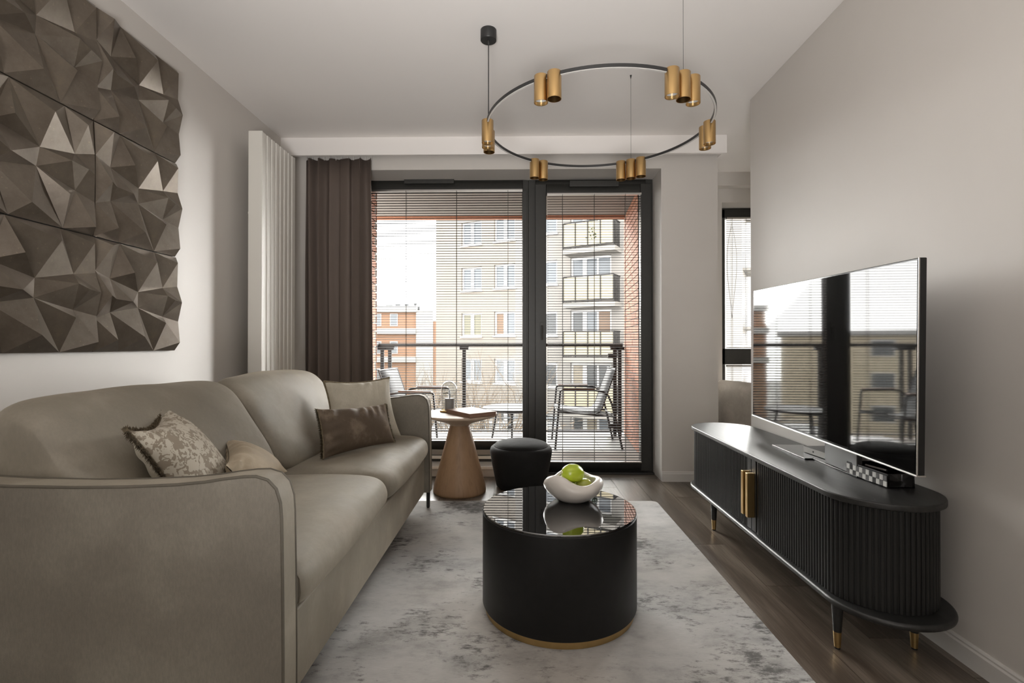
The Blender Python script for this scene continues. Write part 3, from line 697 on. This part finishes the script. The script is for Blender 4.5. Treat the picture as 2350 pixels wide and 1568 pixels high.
MB().box((-.158, -.111, .004), (.160, .111, .026)).obj('pages', 'book', t)

# ------------------------------------------------------------------ pouf
t = thing('pouf', 'low round charcoal velvet pouf behind the coffee table', 'pouf', (.006, 3.85, 0))
MB().lathe([(.176, .006), (.190, .02), (.202, .07), (.222, .17), (.236, .25), (.240, .285), (.234, .306), (.220, .318), (.198, .322)], 64).obj('body', 'pouf', t)
MB().lathe([(.203, .318), (.206, .326), (.196, .338), (.15, .353), (.08, .361), (.0001, .363)], 64).obj('seat_pad', 'pouf', t)
MB().tube([(.205 * math.cos(a), .205 * math.sin(a), .322) for a in [2 * PI * k / 60 for k in range(60)]], .005, 6, True).obj('piping', 'pouf', t)

# ------------------------------------------------------------------ tub armchair in the side room
t = thing('tub_armchair', 'grey tub armchair in the side room beyond the wall end', 'armchair', (2.09, 4.27, 0), math.radians(200))
rg = []
for (ro, ri, z0, zt_) in ((0, 0, 0, 0),): pass
N = 40; rings = []
for k in range(N + 1):
    a = math.radians(-140 + 280 * k / N); h = .80 - .17 * (abs(a) / math.radians(140)) ** 2.2
    ro, ri = .41, .29
    sec = [(ro - .03, .05), (ro, .12), (ro, h - .09), (ro - .015, h - .03), (ro - .05, h), (ri + .04, h - .005), (ri + .01, h - .04), (ri, h - .1), (ri, .3), (ri, .05)]
    rings.append([(r_ * math.cos(a), r_ * math.sin(a), z_) for r_, z_ in sec])
MB().loft(rings).obj('shell', 'boucle', t)
MB().lathe([(.25, .12), (.295, .14), (.30, .38), (.28, .43), (.22, .45), (.0001, .46)], 36).obj('seat', 'boucle', t)
MB().lathe([(.20, 0), (.20, .12)], 30).obj('plinth', 'black_metal', t)

# ------------------------------------------------------------------ television cabinet
cab = thing('tv_cabinet', 'long black fluted sideboard with rounded ends along the right wall', 'cabinet', (1.318, 2.55, 0))
def stadium(hw, y0, y1, n=28):
    r = hw; out = []
    for k in range(n + 1): a = PI + PI * k / n; out.append((r * math.cos(a), y0 + r + r * math.sin(a)))
    for k in range(n + 1): a = PI * k / n; out.append((r * math.cos(a), y1 - r + r * math.sin(a)))
    return out
y0c, y1c = 1.665 - 2.55, 3.435 - 2.55
MB().prism(stadium(.200, y0c, y1c), .543, .566).obj('top', 'black_wood', cab, bevel=.005)
MB().prism(stadium(.206, y0c - .035, y1c + .01), .166, .190).obj('base_slab', 'black_wood', cab, bevel=.010, seg=3)
hb = .180
MB().prism(stadium(hb, y0c + .028, y1c - .02), .190, .543).obj('body', 'black_slat', cab)
# path around the body : straight front and both ends
path = []; pitch = .0178
ya, yb = y0c + .028 + hb, y1c - .02 - hb
Lf = yb - ya; arcl = PI / 2 * hb
tot = 2 * arcl * 1.9 + Lf
def at(s_):
    a0 = arcl * 1.9
    if s_ < a0: th = PI + (a0 - s_) / hb; return (hb * math.cos(th), ya + hb * math.sin(th) if True else 0, th)
    s_ -= a0
    if s_ < Lf: return (-hb, ya + s_, PI)
    s_ -= Lf; th = PI - s_ / hb; return (hb * math.cos(th), yb + hb * math.sin(th), th)
sec = [(-.0075, .0), (-.0062, -0), (-.0068, .0), ]
sec = [(0, -.0078), (.0030, -.0068), (.0050, -.003), (.0054, 0), (.0050, .003), (.0030, .0068), (0, .0078)]
b = MB(); b.add([(p[0] - .001, p[1], .192) for p in sec] + [(p[0] - .001, p[1], .541) for p in sec], [(i, i + 1, 8 + i, 7 + i) for i in range(6)], True)
sm = b.mesh('slat'); sm.materials.append(M['black_slat'])
yd = 2.462 - 2.55   # meeting line of the two doors
d1 = MB().box((-hb - .004, yd - .045, .193), (-hb, yd - .002, .540)).obj('door', 'black_slat', cab, bevel=.001)
d2 = MB().box((-hb - .004, yd + .002, .193), (-hb, yd + .045, .540)).obj('door', 'black_slat', cab, bevel=.001)
s_ = .006
while s_ < tot:
    x_, y_, th = at(s_); s_ += pitch
    if abs(y_ - yd) < .053 and x_ < 0: continue
    o = bpy.data.objects.new('slat', sm); COL.objects.link(o); o.parent = (d1 if y_ < yd else d2)
    o.location = (x_, y_, 0); o.rotation_euler = (0, 0, th)
for d, ys in ((d1, yd - .024), (d2, yd + .024)):
    b = MB().box((-hb - .040, ys - .011, .262), (-hb - .004, ys + .011, .476)); b.obj('handle', 'brass', d, bevel=.002, label='upright brass pull')
for x_, y_ in ((-.170, 1.825 - 2.55), (.105, 1.825 - 2.55), (-.170, 2.97 - 2.55), (.105, 2.97 - 2.55)):
    lg = MB().lathe([(.0135, .062), (.0195, .166)], 20, (x_, y_)).obj('leg', 'black_wood', cab)
    MB().lathe([(.0105, .006), (.0137, .062)], 20, (x_, y_)).obj('leg_cap', 'brass', lg, label='brass leg cap')
    MB().lathe([(.009, 0), (.0095, .006)], 14, (x_, y_)).obj('leg_pad', 'rubber', lg)
ZC = .5665

# ------------------------------------------------------------------ television
tv = thing('television', 'large flat glossy black television on the fluted sideboard', 'television', (1.358, 2.283, ZC), math.radians(-1.8))
PV = bpy.data.objects
TL_ = Matrix.Translation((0, 0, .12)) @ Matrix.Rotation(math.radians(1.15), 4, 'X') @ Matrix.Translation((0, 0, -.12))
def tvbox(a, b_, name, m_, bev=.0015, **k):
    a = (a[0], a[1] * 1.025, a[2]); b_ = (b_[0], b_[1] * 1.025, b_[2])
    return MB().box(a, b_, TL_).obj(name, m_, tv, bevel=bev, **k)
tvbox((-.030, -.608, .112), (-.006, .608, .832), 'housing', 'gloss_black', .003)
tvbox((-.0312, -.600, .124), (-.0300, .600, .825), 'screen', 'screen', 0)
tvbox((-.034, -.610, .108), (-.004, .610, .114), 'bottom_trim', 'chrome', .0015, label='silver lower edge')
tvbox((-.0345, -.6105, .112), (-.0305, -.608, .832), 'side_trim', 'chrome', .0005)
tvbox((-.006, -.30, .16), (.035, .30, .62), 'rear_cover', 'tv_box', .01)
MB().box((.002, -.262, .006), (.024, -.038, .165)).obj('stand_neck', 'tv_box', tv, bevel=.003)
MB().box((-.040, .046, .0002), (.118, .364, .006)).obj('stand_plate', 'gloss_black', tv, bevel=.001)
MB().box((-.004, -.27, .0002), (.118, .050, .006)).obj('stand_plate', 'gloss_black', tv, bevel=.001)
t = thing('set_top_box', 'small flat silver-black box on the sideboard before the television foot', 'set-top box', (1.462, 2.385, ZC), math.radians(3))
MB().box((-.066, -.092, .0075), (.075, .085, .036)).obj('case', 'tv_box', t, bevel=.002)
MB().box((-.0675, -.091, .008), (-.066, .084, .0355)).obj('front_panel', 'grey_plinth', t, bevel=.0005)
MB().lathe([(.0045, 0), (.0045, .001)], 16).obj('power_button', 'rubber', t, loc=(-.068, .01, .022)).rotation_euler = (0, PI / 2, 0)
for q in (-.05, .05): MB().box((-.06, q - .01, .0062), (.07, q + .01, .0078)).obj('foot', 'rubber', t)
# checkered tray
A = Vector((1.349, 2.083)); Bc = Vector((1.361, 1.868)); L_ = (A - Bc).length; ang = math.atan2((A - Bc).y, (A - Bc).x)
t = thing('checkered_tray', 'small open box of black and white nacre checks on the sideboard', 'tray', (Bc.x, Bc.y, ZC), ang - PI / 2)
# local: y along front face (away), x into the cabinet
Wt, Ht = .105, .052
b = MB(); b.box((.002, 0, 0), (Wt, L_, .006)).box((.002, .0, 0), (.008, L_, Ht)).box((Wt - .006, 0, 0), (Wt, L_, Ht)).box((.008, 0, 0), (Wt - .006, .006, Ht)).box((.008, L_ - .006, 0), (Wt - .006, L_, Ht))
b.obj('tray_body', 'gloss_black', t, bevel=.0015)
cw = (L_ - .006) / 12; chh = .021
tm = {}
for nm in ('mop_white', 'mop_grey', 'mop_black'):
    me = MB().box((-.0015, .0006, .0006), (.002, cw - .0006, chh - .0006)).mesh('inlay_tile'); me.materials.append(M[nm]); tm[nm] = me
for i in range(12):
    for j in range(2):
        wh = (i + j) % 2 == 0
        o = bpy.data.objects.new('inlay_tile', tm['mop_white' if wh else ('mop_grey' if (i + 2 * j) % 3 else 'mop_black')]); COL.objects.link(o); o.parent = t; o.location = (.001, .003 + i * cw, .003 + j * chh)
tag(MB().tube([(0, 0, 0), (.085, .0, .0)], [.004, .0055], 10).obj('pen', 'chrome', None, loc=(1.385, 2.02, ZC + .050)), 'short silver pen lying across the checkered tray', 'pen').rotation_euler = (0, math.radians(2), math.radians(-72))
t = thing('remote_control', 'dark remote control lying in the checkered tray', 'remote control', (1.425, 1.955, ZC + .0065), math.radians(5))
MB().box((-.02, -.075, 0), (.02, .075, .016)).obj('case', 'tv_box', t, bevel=.004)
for k in range(5): MB().box((-.012, -.06 + k * .024, .0158), (.012, -.048 + k * .024, .0175)).obj('button', 'chrome', t)

# ------------------------------------------------------------------ pendant ring lamp
RC = Vector((.393, 2.54, 2.212)); RR = .56
lamp = thing('ring_chandelier', 'black ring chandelier with brass cylinder spots hung from three cords', 'chandelier', tuple(RC))
pts = []; sg = 120
b = MB(); rings = []
for k in range(sg):
    a = 2 * PI * k / sg; c_, s2 = math.cos(a), math.sin(a)
    rings.append([((RR + dx) * c_, (RR + dx) * s2, dz) for dx, dz in ((-.006, -.007), (.006, -.007), (.006, .007), (-.006, .007))])
vs = [p for r_ in rings for p in r_]; fs = [(4 * i + j, 4 * i + (j + 1) % 4, 4 * ((i + 1) % sg) + (j + 1) % 4, 4 * ((i + 1) % sg) + j) for i in range(sg) for j in range(4)]
b.add(vs, fs).obj('ring', 'black_metal', lamp)
rings = [[((RR + dx) * math.cos(2 * PI * k / sg), (RR + dx) * math.sin(2 * PI * k / sg), dz) for dx, dz in ((-.004, -.0095), (.004, -.0095), (.004, -.0072), (-.004, -.0072))] for k in range(sg)]
vs = [p for r_ in rings for p in r_]
MB().add(vs, fs).obj('diffuser_strip', 'skirt', lamp)
def cyl_shell(r, h, z0, th=.0016):
    return MB().lathe([(r - .012, z0 + h - .001), (r - .001, z0 + h), (r, z0 + h - .0012), (r, z0), (r - th, z0), (r - th, z0 + h - .006), (.0005, z0 + h - .006)], 32)
spot = cyl_shell(.0295, .112, -.102).mesh('spotlight'); spot.materials.append(M['gold'])
lens1 = MB().lathe([(.0275, -.086), (.0278, -.080), (.0001, -.079)], 24).mesh('lens'); lens1.materials.append(M['lens'])
lens2 = MB().lathe([(.0275, -.035), (.0278, -.030), (.0001, -.029)], 24).mesh('lens'); lens2.materials.append(M['rubber'])
pat = {240: [0, 1], 300: [0, 1, 0], 180: [1, 0, 0], 0: [0, 0], 120: [1, 1], 60: [1, 1, 1]}
dst = .0615 / RR
for ang_, kinds in pat.items():
    n_ = len(kinds)
    for i, kd in enumerate(kinds):
        a = math.radians(ang_) + (i - (n_ - 1) / 2) * dst
        o = bpy.data.objects.new('spotlight', spot); COL.objects.link(o); o.parent = lamp
        o.location = (RR * math.cos(a), RR * math.sin(a), 0); o.rotation_euler = (0, 0, a)
        l_ = bpy.data.objects.new('lens', lens2 if kd else lens1); COL.objects.link(l_); l_.parent = o
for a_, r_ in ((180, .0026), (60, .0009), (300, .0009)):
    a = math.radians(a_ - (4 if a_ == 180 else 0)); p = (RR * math.cos(a), RR * math.sin(a))
    MB().tube([(p[0], p[1], .006 if a_ == 180 else .009), (p[0], p[1], CZ - RC.z - .012)], r_, 8).obj('cable', 'black_metal', lamp)
    if a_ == 180:
        MB().lathe([(.040, CZ - RC.z - .055), (.0415, CZ - RC.z - .053), (.0415, CZ - RC.z - .001)], 40, p).obj('canopy', 'black_metal', lamp, bevel=0)
        MB().lathe([(.003, CZ - RC.z - .075), (.006, CZ - RC.z - .070), (.006, CZ - RC.z - .055)], 14, p).obj('cable_gland', 'black_metal', lamp)
    else:
        MB().lathe([(.0015, CZ - RC.z - .022), (.005, CZ - RC.z - .006), (.006, CZ - RC.z - .001)], 14, p).obj('ceiling_anchor', 'black_metal', lamp)

# ------------------------------------------------------------------ balcony
MB().box((-1.95, 4.36, -.22), (1.45, 6.34, -.035)).obj('floor_balcony', 'mortar', **STR)
bf_ = bpy.data.objects['floor_balcony']
tme = MB().box((.002, .002, -.035), (.598, .598, -.020)).mesh('tile'); tme.materials.append(M['tile'])
for i in range(-5, 2):
    for j in range(4):
        x_ = .868 + i * .6; y_ = 4.38 + j * .6 - .0
        if x_ < -1.95: continue
        o = bpy.data.objects.new('tile', tme)
        if x_ + .6 > 1.45 or y_ + .6 > 6.34:
            me = MB().box((.002, .002, -.035), (min(.598, 1.33 - x_), min(.598, 6.34 - y_), -.020)).mesh('tile'); me.materials.append(M['tile']); o = bpy.data.objects.new('tile', me)
        COL.objects.link(o); o.parent = bf_; o.location = (x_, y_, 0)
MB().box((-1.95, 4.56, 2.705), (1.45, 6.16, 2.9)).obj('ceiling_balcony', 'soffit', **STR)
MB().box((-1.95, 6.16, 2.675), (1.45, 6.26, 2.9)).obj('trim_3', 'brick', **STR)
# right brick wall, built brick by brick
bw = MB().box((.006, 0, -.02), (.2, 1.62, 2.72)).obj('wall_balcony_right', 'mortar', **STR)
bw.location = (1.165, 4.64, 0); bw.rotation_euler = (0, 0, math.radians(-4.8))
full = MB().box((0, .005, .005), (.012, .245, .066)).mesh('brick'); full.materials.append(M['brick'])
half = MB().box((0, .005, .005), (.012, .120, .066)).mesh('brick'); half.materials.append(M['brick'])
z = -.02; row = 0
while z < 2.66:
    y_ = 0 if row % 2 == 0 else -.125
    while y_ < 1.56:
        if y_ < 0: o = bpy.data.objects.new('brick', half); yy = 0
        elif y_ + .25 > 1.63: o = bpy.data.objects.new('brick', half); yy = y_
        else: o = bpy.data.objects.new('brick', full); yy = y_
        COL.objects.link(o); o.parent = bw; o.location = (random.uniform(-.001, .001), yy, z); y_ += .25
    z += .0735; row += 1
# left brick pier beside the window
bl = MB().box((-2.0, 4.36, -.2), (-1.372, 4.70, 2.72)).obj('wall_balcony_left', 'mortar', **STR)
z = -.02; row = 0
bm1 = MB().box((.005, 0, .005), (.245, .012, .066)).mesh('brick'); bm1.materials.append(M['brick'])
bm2 = MB().box((.005, 0, .005), (.120, .012, .066)).mesh('brick'); bm2.materials.append(M['brick'])
while z < 2.66:
    xs_ = [(-1.612, bm1), (-1.862, bm1)] if row % 2 == 0 else [(-1.487, bm2), (-1.737, bm1), (-1.987, bm1)]
    for x_, me in xs_:
        o = bpy.data.objects.new('brick', me); COL.objects.link(o); o.parent = bl; o.location = (x_, 4.70, z)
    for k in range(1 if row % 2 else 2):
        o = bpy.data.objects.new('brick', half if row % 2 == 0 else full); COL.objects.link(o); o.parent = bl; o.location = (-1.372, 4.37 + k * .125 + (.04 if row % 2 else 0), z)
    z += .0735; row += 1
# railing
t = thing('balcony_railing', 'dark metal balcony railing with clear glass infill', 'railing', (0, 6.15, -.02))
MB().box((-1.80, -.028, 1.095), (1.26, .028, 1.135)).obj('handrail', 'rail_metal', t, bevel=.004)
MB().box((-1.80, -.012, .045), (1.26, .012, .062)).obj('lower_rail', 'rail_metal', t, bevel=.002)
for x_ in (-1.715, -1.62, -.695, .26, 1.165, 1.225):
    p = MB().box((x_ - .022, -.012, 0), (x_ + .022, .012, 1.06)).obj('post', 'rail_metal', t, bevel=.002)
    MB().box((x_ - .055, -.03, 1.055), (x_ + .055, .03, 1.095)).obj('post_cap', 'rail_metal', p, bevel=.003)
MB().box((-1.80, -1.42, 1.095), (-1.75, -.03, 1.135)).obj('handrail', 'rail_metal', t, bevel=.004)
MB().box((-1.785, -1.42, .045), (-1.765, -.02, .062)).obj('lower_rail', 'rail_metal', t, bevel=.002)
for y_ in (-.09, -.75, -1.36): MB().box((-1.79, y_ - .022, 0), (-1.766, y_ + .022, 1.095)).obj('post', 'rail_metal', t, bevel=.002)
MB().box((-1.778, -1.3, .08), (-1.770, -.12, 1.05)).obj('glass_infill', 'glass', t)
for x0, x1 in ((-1.59, -.73), (-.66, .22), (.29, 1.13)):
    MB().box((x0, .0, .08), (x1, .008, 1.05)).obj('glass_infill', 'glass', t)
for x_ in (1.13, ): 
    for z_ in (.12, .98): MB().box((x_ - .05, -.02, z_ - .03), (x_ + .03, .02, z_ + .03)).obj('glass_clamp', 'rail_metal', t, bevel=.003)

# balcony chairs : local x forward(-) ; built in world coordinates around the right chair
def chair(label, loc, rz):
    t = thing('sling_chair', label, 'chair', loc, rz, 'sling chairs on the balcony')
    c = Vector((.72, 5.575, -.02))
    def L(p): return tuple(Vector(p) - c)
    for y_, sgn in ((5.30, -1), (5.86, 1)):
        fr_ = MB().tube([L(p) for p in ((.372, y_, -.019), (.408, y_, .40), (.425, y_, .598), (.437, y_, .612), (.455, y_, .614), (.80, y_, .612), (.88, y_, .598), (.935, y_, .555), (.972, y_, .47), (1.015, y_, .30), (1.085, y_ + sgn * .0, -.019))], .0115, 8).obj('side_frame', 'rail_metal', t)
        MB().box(L((.445, y_ - .024, .618)), L((.79, y_ + .024, .634))).obj('armrest', 'teak', t, bevel=.004)
        MB().tube([L(p) for p in ((.40, y_, .385), (.60, y_, .368), (1.02, y_, .33))], .0105, 8).obj('seat_rail', 'rail_metal', t)
        s2 = y_ - sgn * .035
        MB().tube([L(p) for p in ((.395, s2, .40), (.60, s2, .372), (.80, s2, .357), (.845, s2, .375), (.875, s2, .42), (.935, s2, .59), (1.02, s2, .83))], .010, 8).obj('sling_rail', 'rail_metal', t)
    prof = [(.395, .405), (.45, .392), (.60, .372), (.72, .362), (.80, .362), (.84, .378), (.875, .425), (.91, .52), (.95, .635), (1.0, .775), (1.02, .832)]
    vs = []
    for x_, z_ in prof:
        for yy in (5.335, 5.825): vs.append(L((x_, yy, z_)))
    o = MB().add(vs, [(2 * i, 2 * i + 1, 2 * i + 3, 2 * i + 2) for i in range(len(prof) - 1)], True).obj('sling', 'sling', t)
    md = o.modifiers.new('s', 'SOLIDIFY'); md.thickness = .004
    for x_, z_ in ((.40, .385), (1.02, .832), (1.0, .33)): MB().tube([L((x_, 5.30 if z_ != .832 else 5.335, z_)), L((x_, 5.86 if z_ != .832 else 5.825, z_))], .010, 8).obj('cross_bar', 'rail_metal', t)
    return t
chair('grey sling balcony chair seen side-on through the door', (.72, 5.575, -.02), 0)
chair('grey sling balcony chair behind the far sofa arm, seen past the curtain', (-1.12, 5.28, -.02), math.radians(172))
t = thing('bistro_table', 'low round grey balcony table between the two sling chairs', 'table', (-.08, 5.36, -.02))
MB().lathe([(.325, .425), (.33, .432), (.33, .440), (.325, .447)], 48).obj('table_top', 'sling', t)
for k in range(3):
    a = 2 * PI * k / 3 + .5
    MB().tube([(.20 * math.cos(a), .20 * math.sin(a), .425), (.29 * math.cos(a), .29 * math.sin(a), 0)], .010, 8).obj('leg', 'rail_metal', t)

# ------------------------------------------------------------------ the block opposite
bld = thing('apartment_block', 'beige and white apartment block with yellow balconies across the street', 'building', (-5.29, 31.1, 0), math.atan2(-.475, .88))
# local: x along facade, -y towards the viewer
GZ = -7.5
def wallpiece(x0, x1, z0, z1, holes, m_):
    b = MB(); xs = sorted({x0, x1, *[h[0] for h in holes], *[h[2] for h in holes]})
    for xa, xb in zip(xs, xs[1:]):
        hs = sorted([(h[1], h[3]) for h in holes if h[0] <= xa + 1e-6 and h[2] >= xb - 1e-6]); z_ = z0
        for a, c_ in hs:
            b.box((xa, 0, z_), (xb, .3, a)); z_ = c_
        b.box((xa, 0, z_), (xb, .3, z1))
    return b.obj('facade', m_, bld)
ST = 2.86
wins = []   # x0, z0, x1, z1, pane kinds
kinds = {3: ('pane_blue', 'pane_blue'), 2: ('pane_blue', 'pane_blue'), 1: ('pane_curtain', 'pane_curtain'), 0: ('pane_blue', 'pane_blue'), -1: ('pane_dark', 'pane_blue')}
for k in range(-1, 5):
    zb = 1.60 + (k - 1) * 2.75
    wins.append((1.94, zb, 3.40, zb + 1.40, kinds.get(k, ('pane_blue',) * 2)))
    wins.append((4.27, zb + .02, 5.68, zb + 1.42, ('pane_brown', 'pane_blue') if k == 1 else kinds.get(k, ('pane_blue',) * 2)))
wins_b = []
for k in range(-1, 5):
    zb = 1.60 + (k - 1) * 2.82
    wins_b.append((7.45, zb - .02, 8.30, zb + 1.32, ('pane_blue',) if k > 1 else ('pane_dark',)))
    wins_b.append((9.08, zb - .6, 11.36, zb + 1.33, ('pane_cream', 'pane_dark', 'pane_dark') if k == 0 else ('pane_blue', 'pane_blue', 'pane_blue') if k > 1 else ('pane_dark', 'pane_blue', 'pane_brown') if k == 1 else ('pane_dark', 'pane_cream', 'pane_blue')))
    wins_b.append((13.4, zb, 15.0, zb + 1.4, ('pane_blue', 'pane_blue')))
TZ = 10.6
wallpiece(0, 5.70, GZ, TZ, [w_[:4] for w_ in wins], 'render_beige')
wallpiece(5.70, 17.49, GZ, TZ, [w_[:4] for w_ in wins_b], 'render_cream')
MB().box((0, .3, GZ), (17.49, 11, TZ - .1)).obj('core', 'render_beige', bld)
for (x0, z0, x1, z1, kd) in wins + wins_b:
    n_ = len(kd); b = MB(); fw = .11
    b.box((x0, .12, z0), (x1, .2, z0 + fw)).box((x0, .12, z1 - fw), (x1, .2, z1))
    W = (x1 - x0 - fw) / n_
    for i in range(n_ + 1): b.box((x0 + i * W, .12, z0 + fw), (x0 + i * W + (fw if i in (0, n_) else fw), .2, z1 - fw))
    if n_ > 1: b.box((x0 + W - .06, .10, z0 + fw), (x0 + W + fw + .06, .2, z1 - fw))
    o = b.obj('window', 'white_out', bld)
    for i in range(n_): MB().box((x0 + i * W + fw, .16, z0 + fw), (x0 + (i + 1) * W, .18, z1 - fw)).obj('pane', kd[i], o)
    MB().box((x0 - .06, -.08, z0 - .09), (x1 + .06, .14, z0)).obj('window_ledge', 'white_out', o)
def balc(zt, zb):
    x0, x1, d = 9.15, 11.83, 1.1
    s2 = MB().box((x0 - .06, -d - .05, zb - .36), (x1 + .08, 0, zb - .12)).obj('balcony', 'slab', bld)
    for k in range(4):
        xa = x0 + (x1 - x0) * k / 4; xb = x0 + (x1 - x0) * (k + 1) / 4
        MB().box((xa + .02, -d - .02, zb), (xb - .02, -d + .01, zt - .02)).obj('balcony_panel', 'yellow', s2)
    b = MB(); 
    for k in range(5): xa = x0 + (x1 - x0) * k / 4; b.box((xa - .03, -d - .05, zb - .12), (xa + .03, -d - .02, zt + .02))
    b.box((x0, -d - .04, zt), (x1, -d, zt + .05)).box((x0, -d - .04, zb - .03), (x1, -d, zb + .02)).box((x1 - .04, -d, zt), (x1, 0, zt + .05)).box((x0, -d, zt), (x0 + .04, 0, zt + .05))
    for q in range(7): b.box((x1 - .03, -d + q * .16, zb - .12), (x1, -d + q * .16 + .035, zt)); b.box((x0, -d + q * .16, zb - .12), (x0 + .03, -d + q * .16 + .035, zt))
    b.obj('balcony_frame', 'rail_metal', s2)
for zt in (10.15, 7.33, 4.56, 1.755, -1.065, -3.9): balc(zt, zt - 1.2)
b = MB()
for z_ in (7.6, 4.85, 2.1, -.7):
    b = MB().box((17.49, .5, z_ - .3), (18.0, 3, z_ - .18)).obj('side_balcony', 'slab', bld)
    MB().box((17.94, .5, z_ - .18), (18.0, 3, z_ + .65)).obj('balcony_frame', 'rail_metal', b)
# dark shrub on the top balcony
t = thing('potted_conifer', 'dark pointed shrub on the uppermost yellow balcony opposite', 'plant')
ca, sa = .88, -.475
px_, d_ = 10.7, -.8
t.location = (-5.29 + ca * px_ - sa * d_ * 1.0, 31.1 + sa * px_ + ca * d_, 6.13 - .12)
MB().lathe([(.18, 0), (.22, .35)], 16).obj('pot', 'slab', t)
b = MB(); rn = random.Random(3)
for k in range(260):
    h = rn.uniform(.35, 1.9); r_ = (1.95 - h) * .36 * rn.uniform(.5, 1); a = rn.uniform(0, 6.28)
    p = Vector((r_ * math.cos(a), r_ * math.sin(a), h)); q = Vector((math.cos(a), math.sin(a), .5)) * .12; s3 = Vector((-math.sin(a), math.cos(a), 0)) * .05
    b.add([p - s3, p + s3, p + q], [(0, 1, 2)])
b.tube([(0, 0, .3), (0, 0, 1.8)], .03, 6); b.obj('foliage', 'foliage', t, kind='stuff')

# ------------------------------------------------------------------ farther block on the left
fb = thing('apartment_block', 'low distant orange and white apartment block left of the beige one', 'building', (-17.9, 60, 0))
MB().box((-4.6, 0, GZ), (5.30, 12, 5.35)).obj('facade', 'render_orange', fb)
MB().box((5.30, -.2, GZ), (7.35, 12, 5.15)).obj('facade', 'render_white', fb)
MB().prism([(5.30, 5.15), (7.35, 3.9), (7.35, GZ), (5.30, GZ)], .1, .6, 'y').obj('side_wall', 'render_white', fb)
MB().box((7.35, 0, GZ), (7.75, 12, 3.95)).obj('corner_strip', 'render_orange', fb)
MB().box((-4.8, -.4, 5.0), (5.4, .2, 5.75)).obj('parapet', 'render_white', fb)
for z_ in (2.1, -1.3): MB().box((-4.7, -.5, z_ + .3), (5.30, .1, z_ + .95)).obj('floor_band', 'render_white', fb)
for z_ in (3.35, 0.0, -3.3):
    for x_ in (-3.0, -1.3, 2.1, .1):
        o = MB().box((x_, -.06, z_), (x_ + .95, .1, z_ + 1.5)).obj('window', 'white_out', fb)
        MB().box((x_ + .1, -.09, z_ + .1), (x_ + .85, .0, z_ + 1.4)).obj('pane', 'pane_blue', o)
b = MB(); rn = random.Random(8)
for k in range(7):
    x_ = -2 + k * 1.15; b.box((x_, .5, 5.7), (x_ + rn.uniform(.2, .9), .9, 5.7 + rn.uniform(.15, .5)))
b.box((4.6, .6, 5.3), (5.6, 1.0, 5.75)).box((5.2, .7, 5.7), (5.26, .76, 6.6)); b.obj('roof_equipment', 'pane_dark', fb)

# beige block to the left, seen mirrored in the television
lb = thing('apartment_block', 'long beige block far to the left, seen only as reflection in the television', 'building', (-36, 40, 0), math.radians(24))
MB().box((-14, 0, GZ), (19, 9, 1.9)).obj('facade', 'render_tan', lb)
MB().box((-14.3, -.3, 1.9), (19.3, 9.3, 2.3)).obj('roof_edge', 'render_white', lb)
for z_ in (.1, -2.7, -5.5):
    for k in range(9):
        o = MB().box((-12.6 + k * 3.3, -.06, z_), (-10.9 + k * 3.3, .1, z_ + 1.4)).obj('window', 'white_out', lb)
        MB().box((-12.5 + k * 3.3, -.09, z_ + .1), (-11.0 + k * 3.3, .0, z_ + 1.3)).obj('pane', 'pane_dark', o)

# low roof in front, street, fence posts
t = thing('garage', 'flat-roofed low grey building in the yard below the windows', 'building', (-2.2, 25.4, GZ))
MB().box((-8, -2.2, 0), (4.0, .6, 4.35)).obj('wall', 'render_white', t); MB().box((-8.2, -2.4, 4.35), (4.2, .8, 4.6)).obj('roof', 'roof_grey', t, bevel=.03)
for x_ in (-3.6, -.9, .4): MB().box((x_ + 1.2, -2.0, 4.6), (x_ + 1.42, -1.8, 5.5)).obj('vent_pipe', 'rail_metal', t, bevel=.02)
b = MB(); b.box((-8, -2.3, 5.15), (3.9, -2.25, 5.22)).box((-8, -2.3, 4.85), (3.9, -2.25, 4.9)); b.obj('roof_rail', 'pane_blue', t)
MB().box((-90, 7.5, GZ - .3), (90, 120, GZ)).obj('ground', 'ground', **STR)

# bare trees
def tree(label, loc, h, seed, n=7):
    t = thing('bare_tree', label, 'tree', loc, 0, 'bare trees below the balcony'); rn = random.Random(seed)
    tb = MB(); bb = MB()
    def grow(b, p, d, r, ln, depth):
        q = p + d * ln; mid = p + d * ln * .5 + Vector((rn.uniform(-1, 1), rn.uniform(-1, 1), 0)) * ln * .05
        b.tube([p, mid, q], [r, r * .85, r * .7], 5 if r > .04 else 3, cap=False)
        if depth == 0: return
        for _ in range(rn.choice((2, 3, 3))):
            nd = (d + Vector((rn.uniform(-1, 1), rn.uniform(-1, 1), rn.uniform(-.15, .55))) * .55).normalized()
            grow(bb, q if _ else mid, nd, r * .58, ln * rn.uniform(.62, .82), depth - 1)
    grow(tb, Vector((0, 0, 0)), Vector((rn.uniform(-.05, .05), 0, 1)).normalized(), .14, h * .34, 0)
    for k in range(n):
        a = k * 2.4; z_ = h * (.18 + .16 * k / n)
        grow(bb, Vector((0, 0, z_)), Vector((math.cos(a) * .45, math.sin(a) * .45, 1)).normalized(), .07, h * .21, 4)
    tb.obj('trunk', 'bark', t); bb.obj('branches', 'bark', t, kind='stuff')
tree('bare tree in front of the white block, seen beside the railing post', (-1.15, 20.5, GZ), 9.4, 5)
tree('bare tree left of the railing post, before the beige block', (-3.0, 21.5, GZ), 9.2, 11)
tree('bare tree before the orange block, near the curtain', (-4.8, 22.0, GZ), 9.0, 21)
tree('bare tree seen low through the balcony door', (1.1, 20.0, GZ), 6.6, 31)
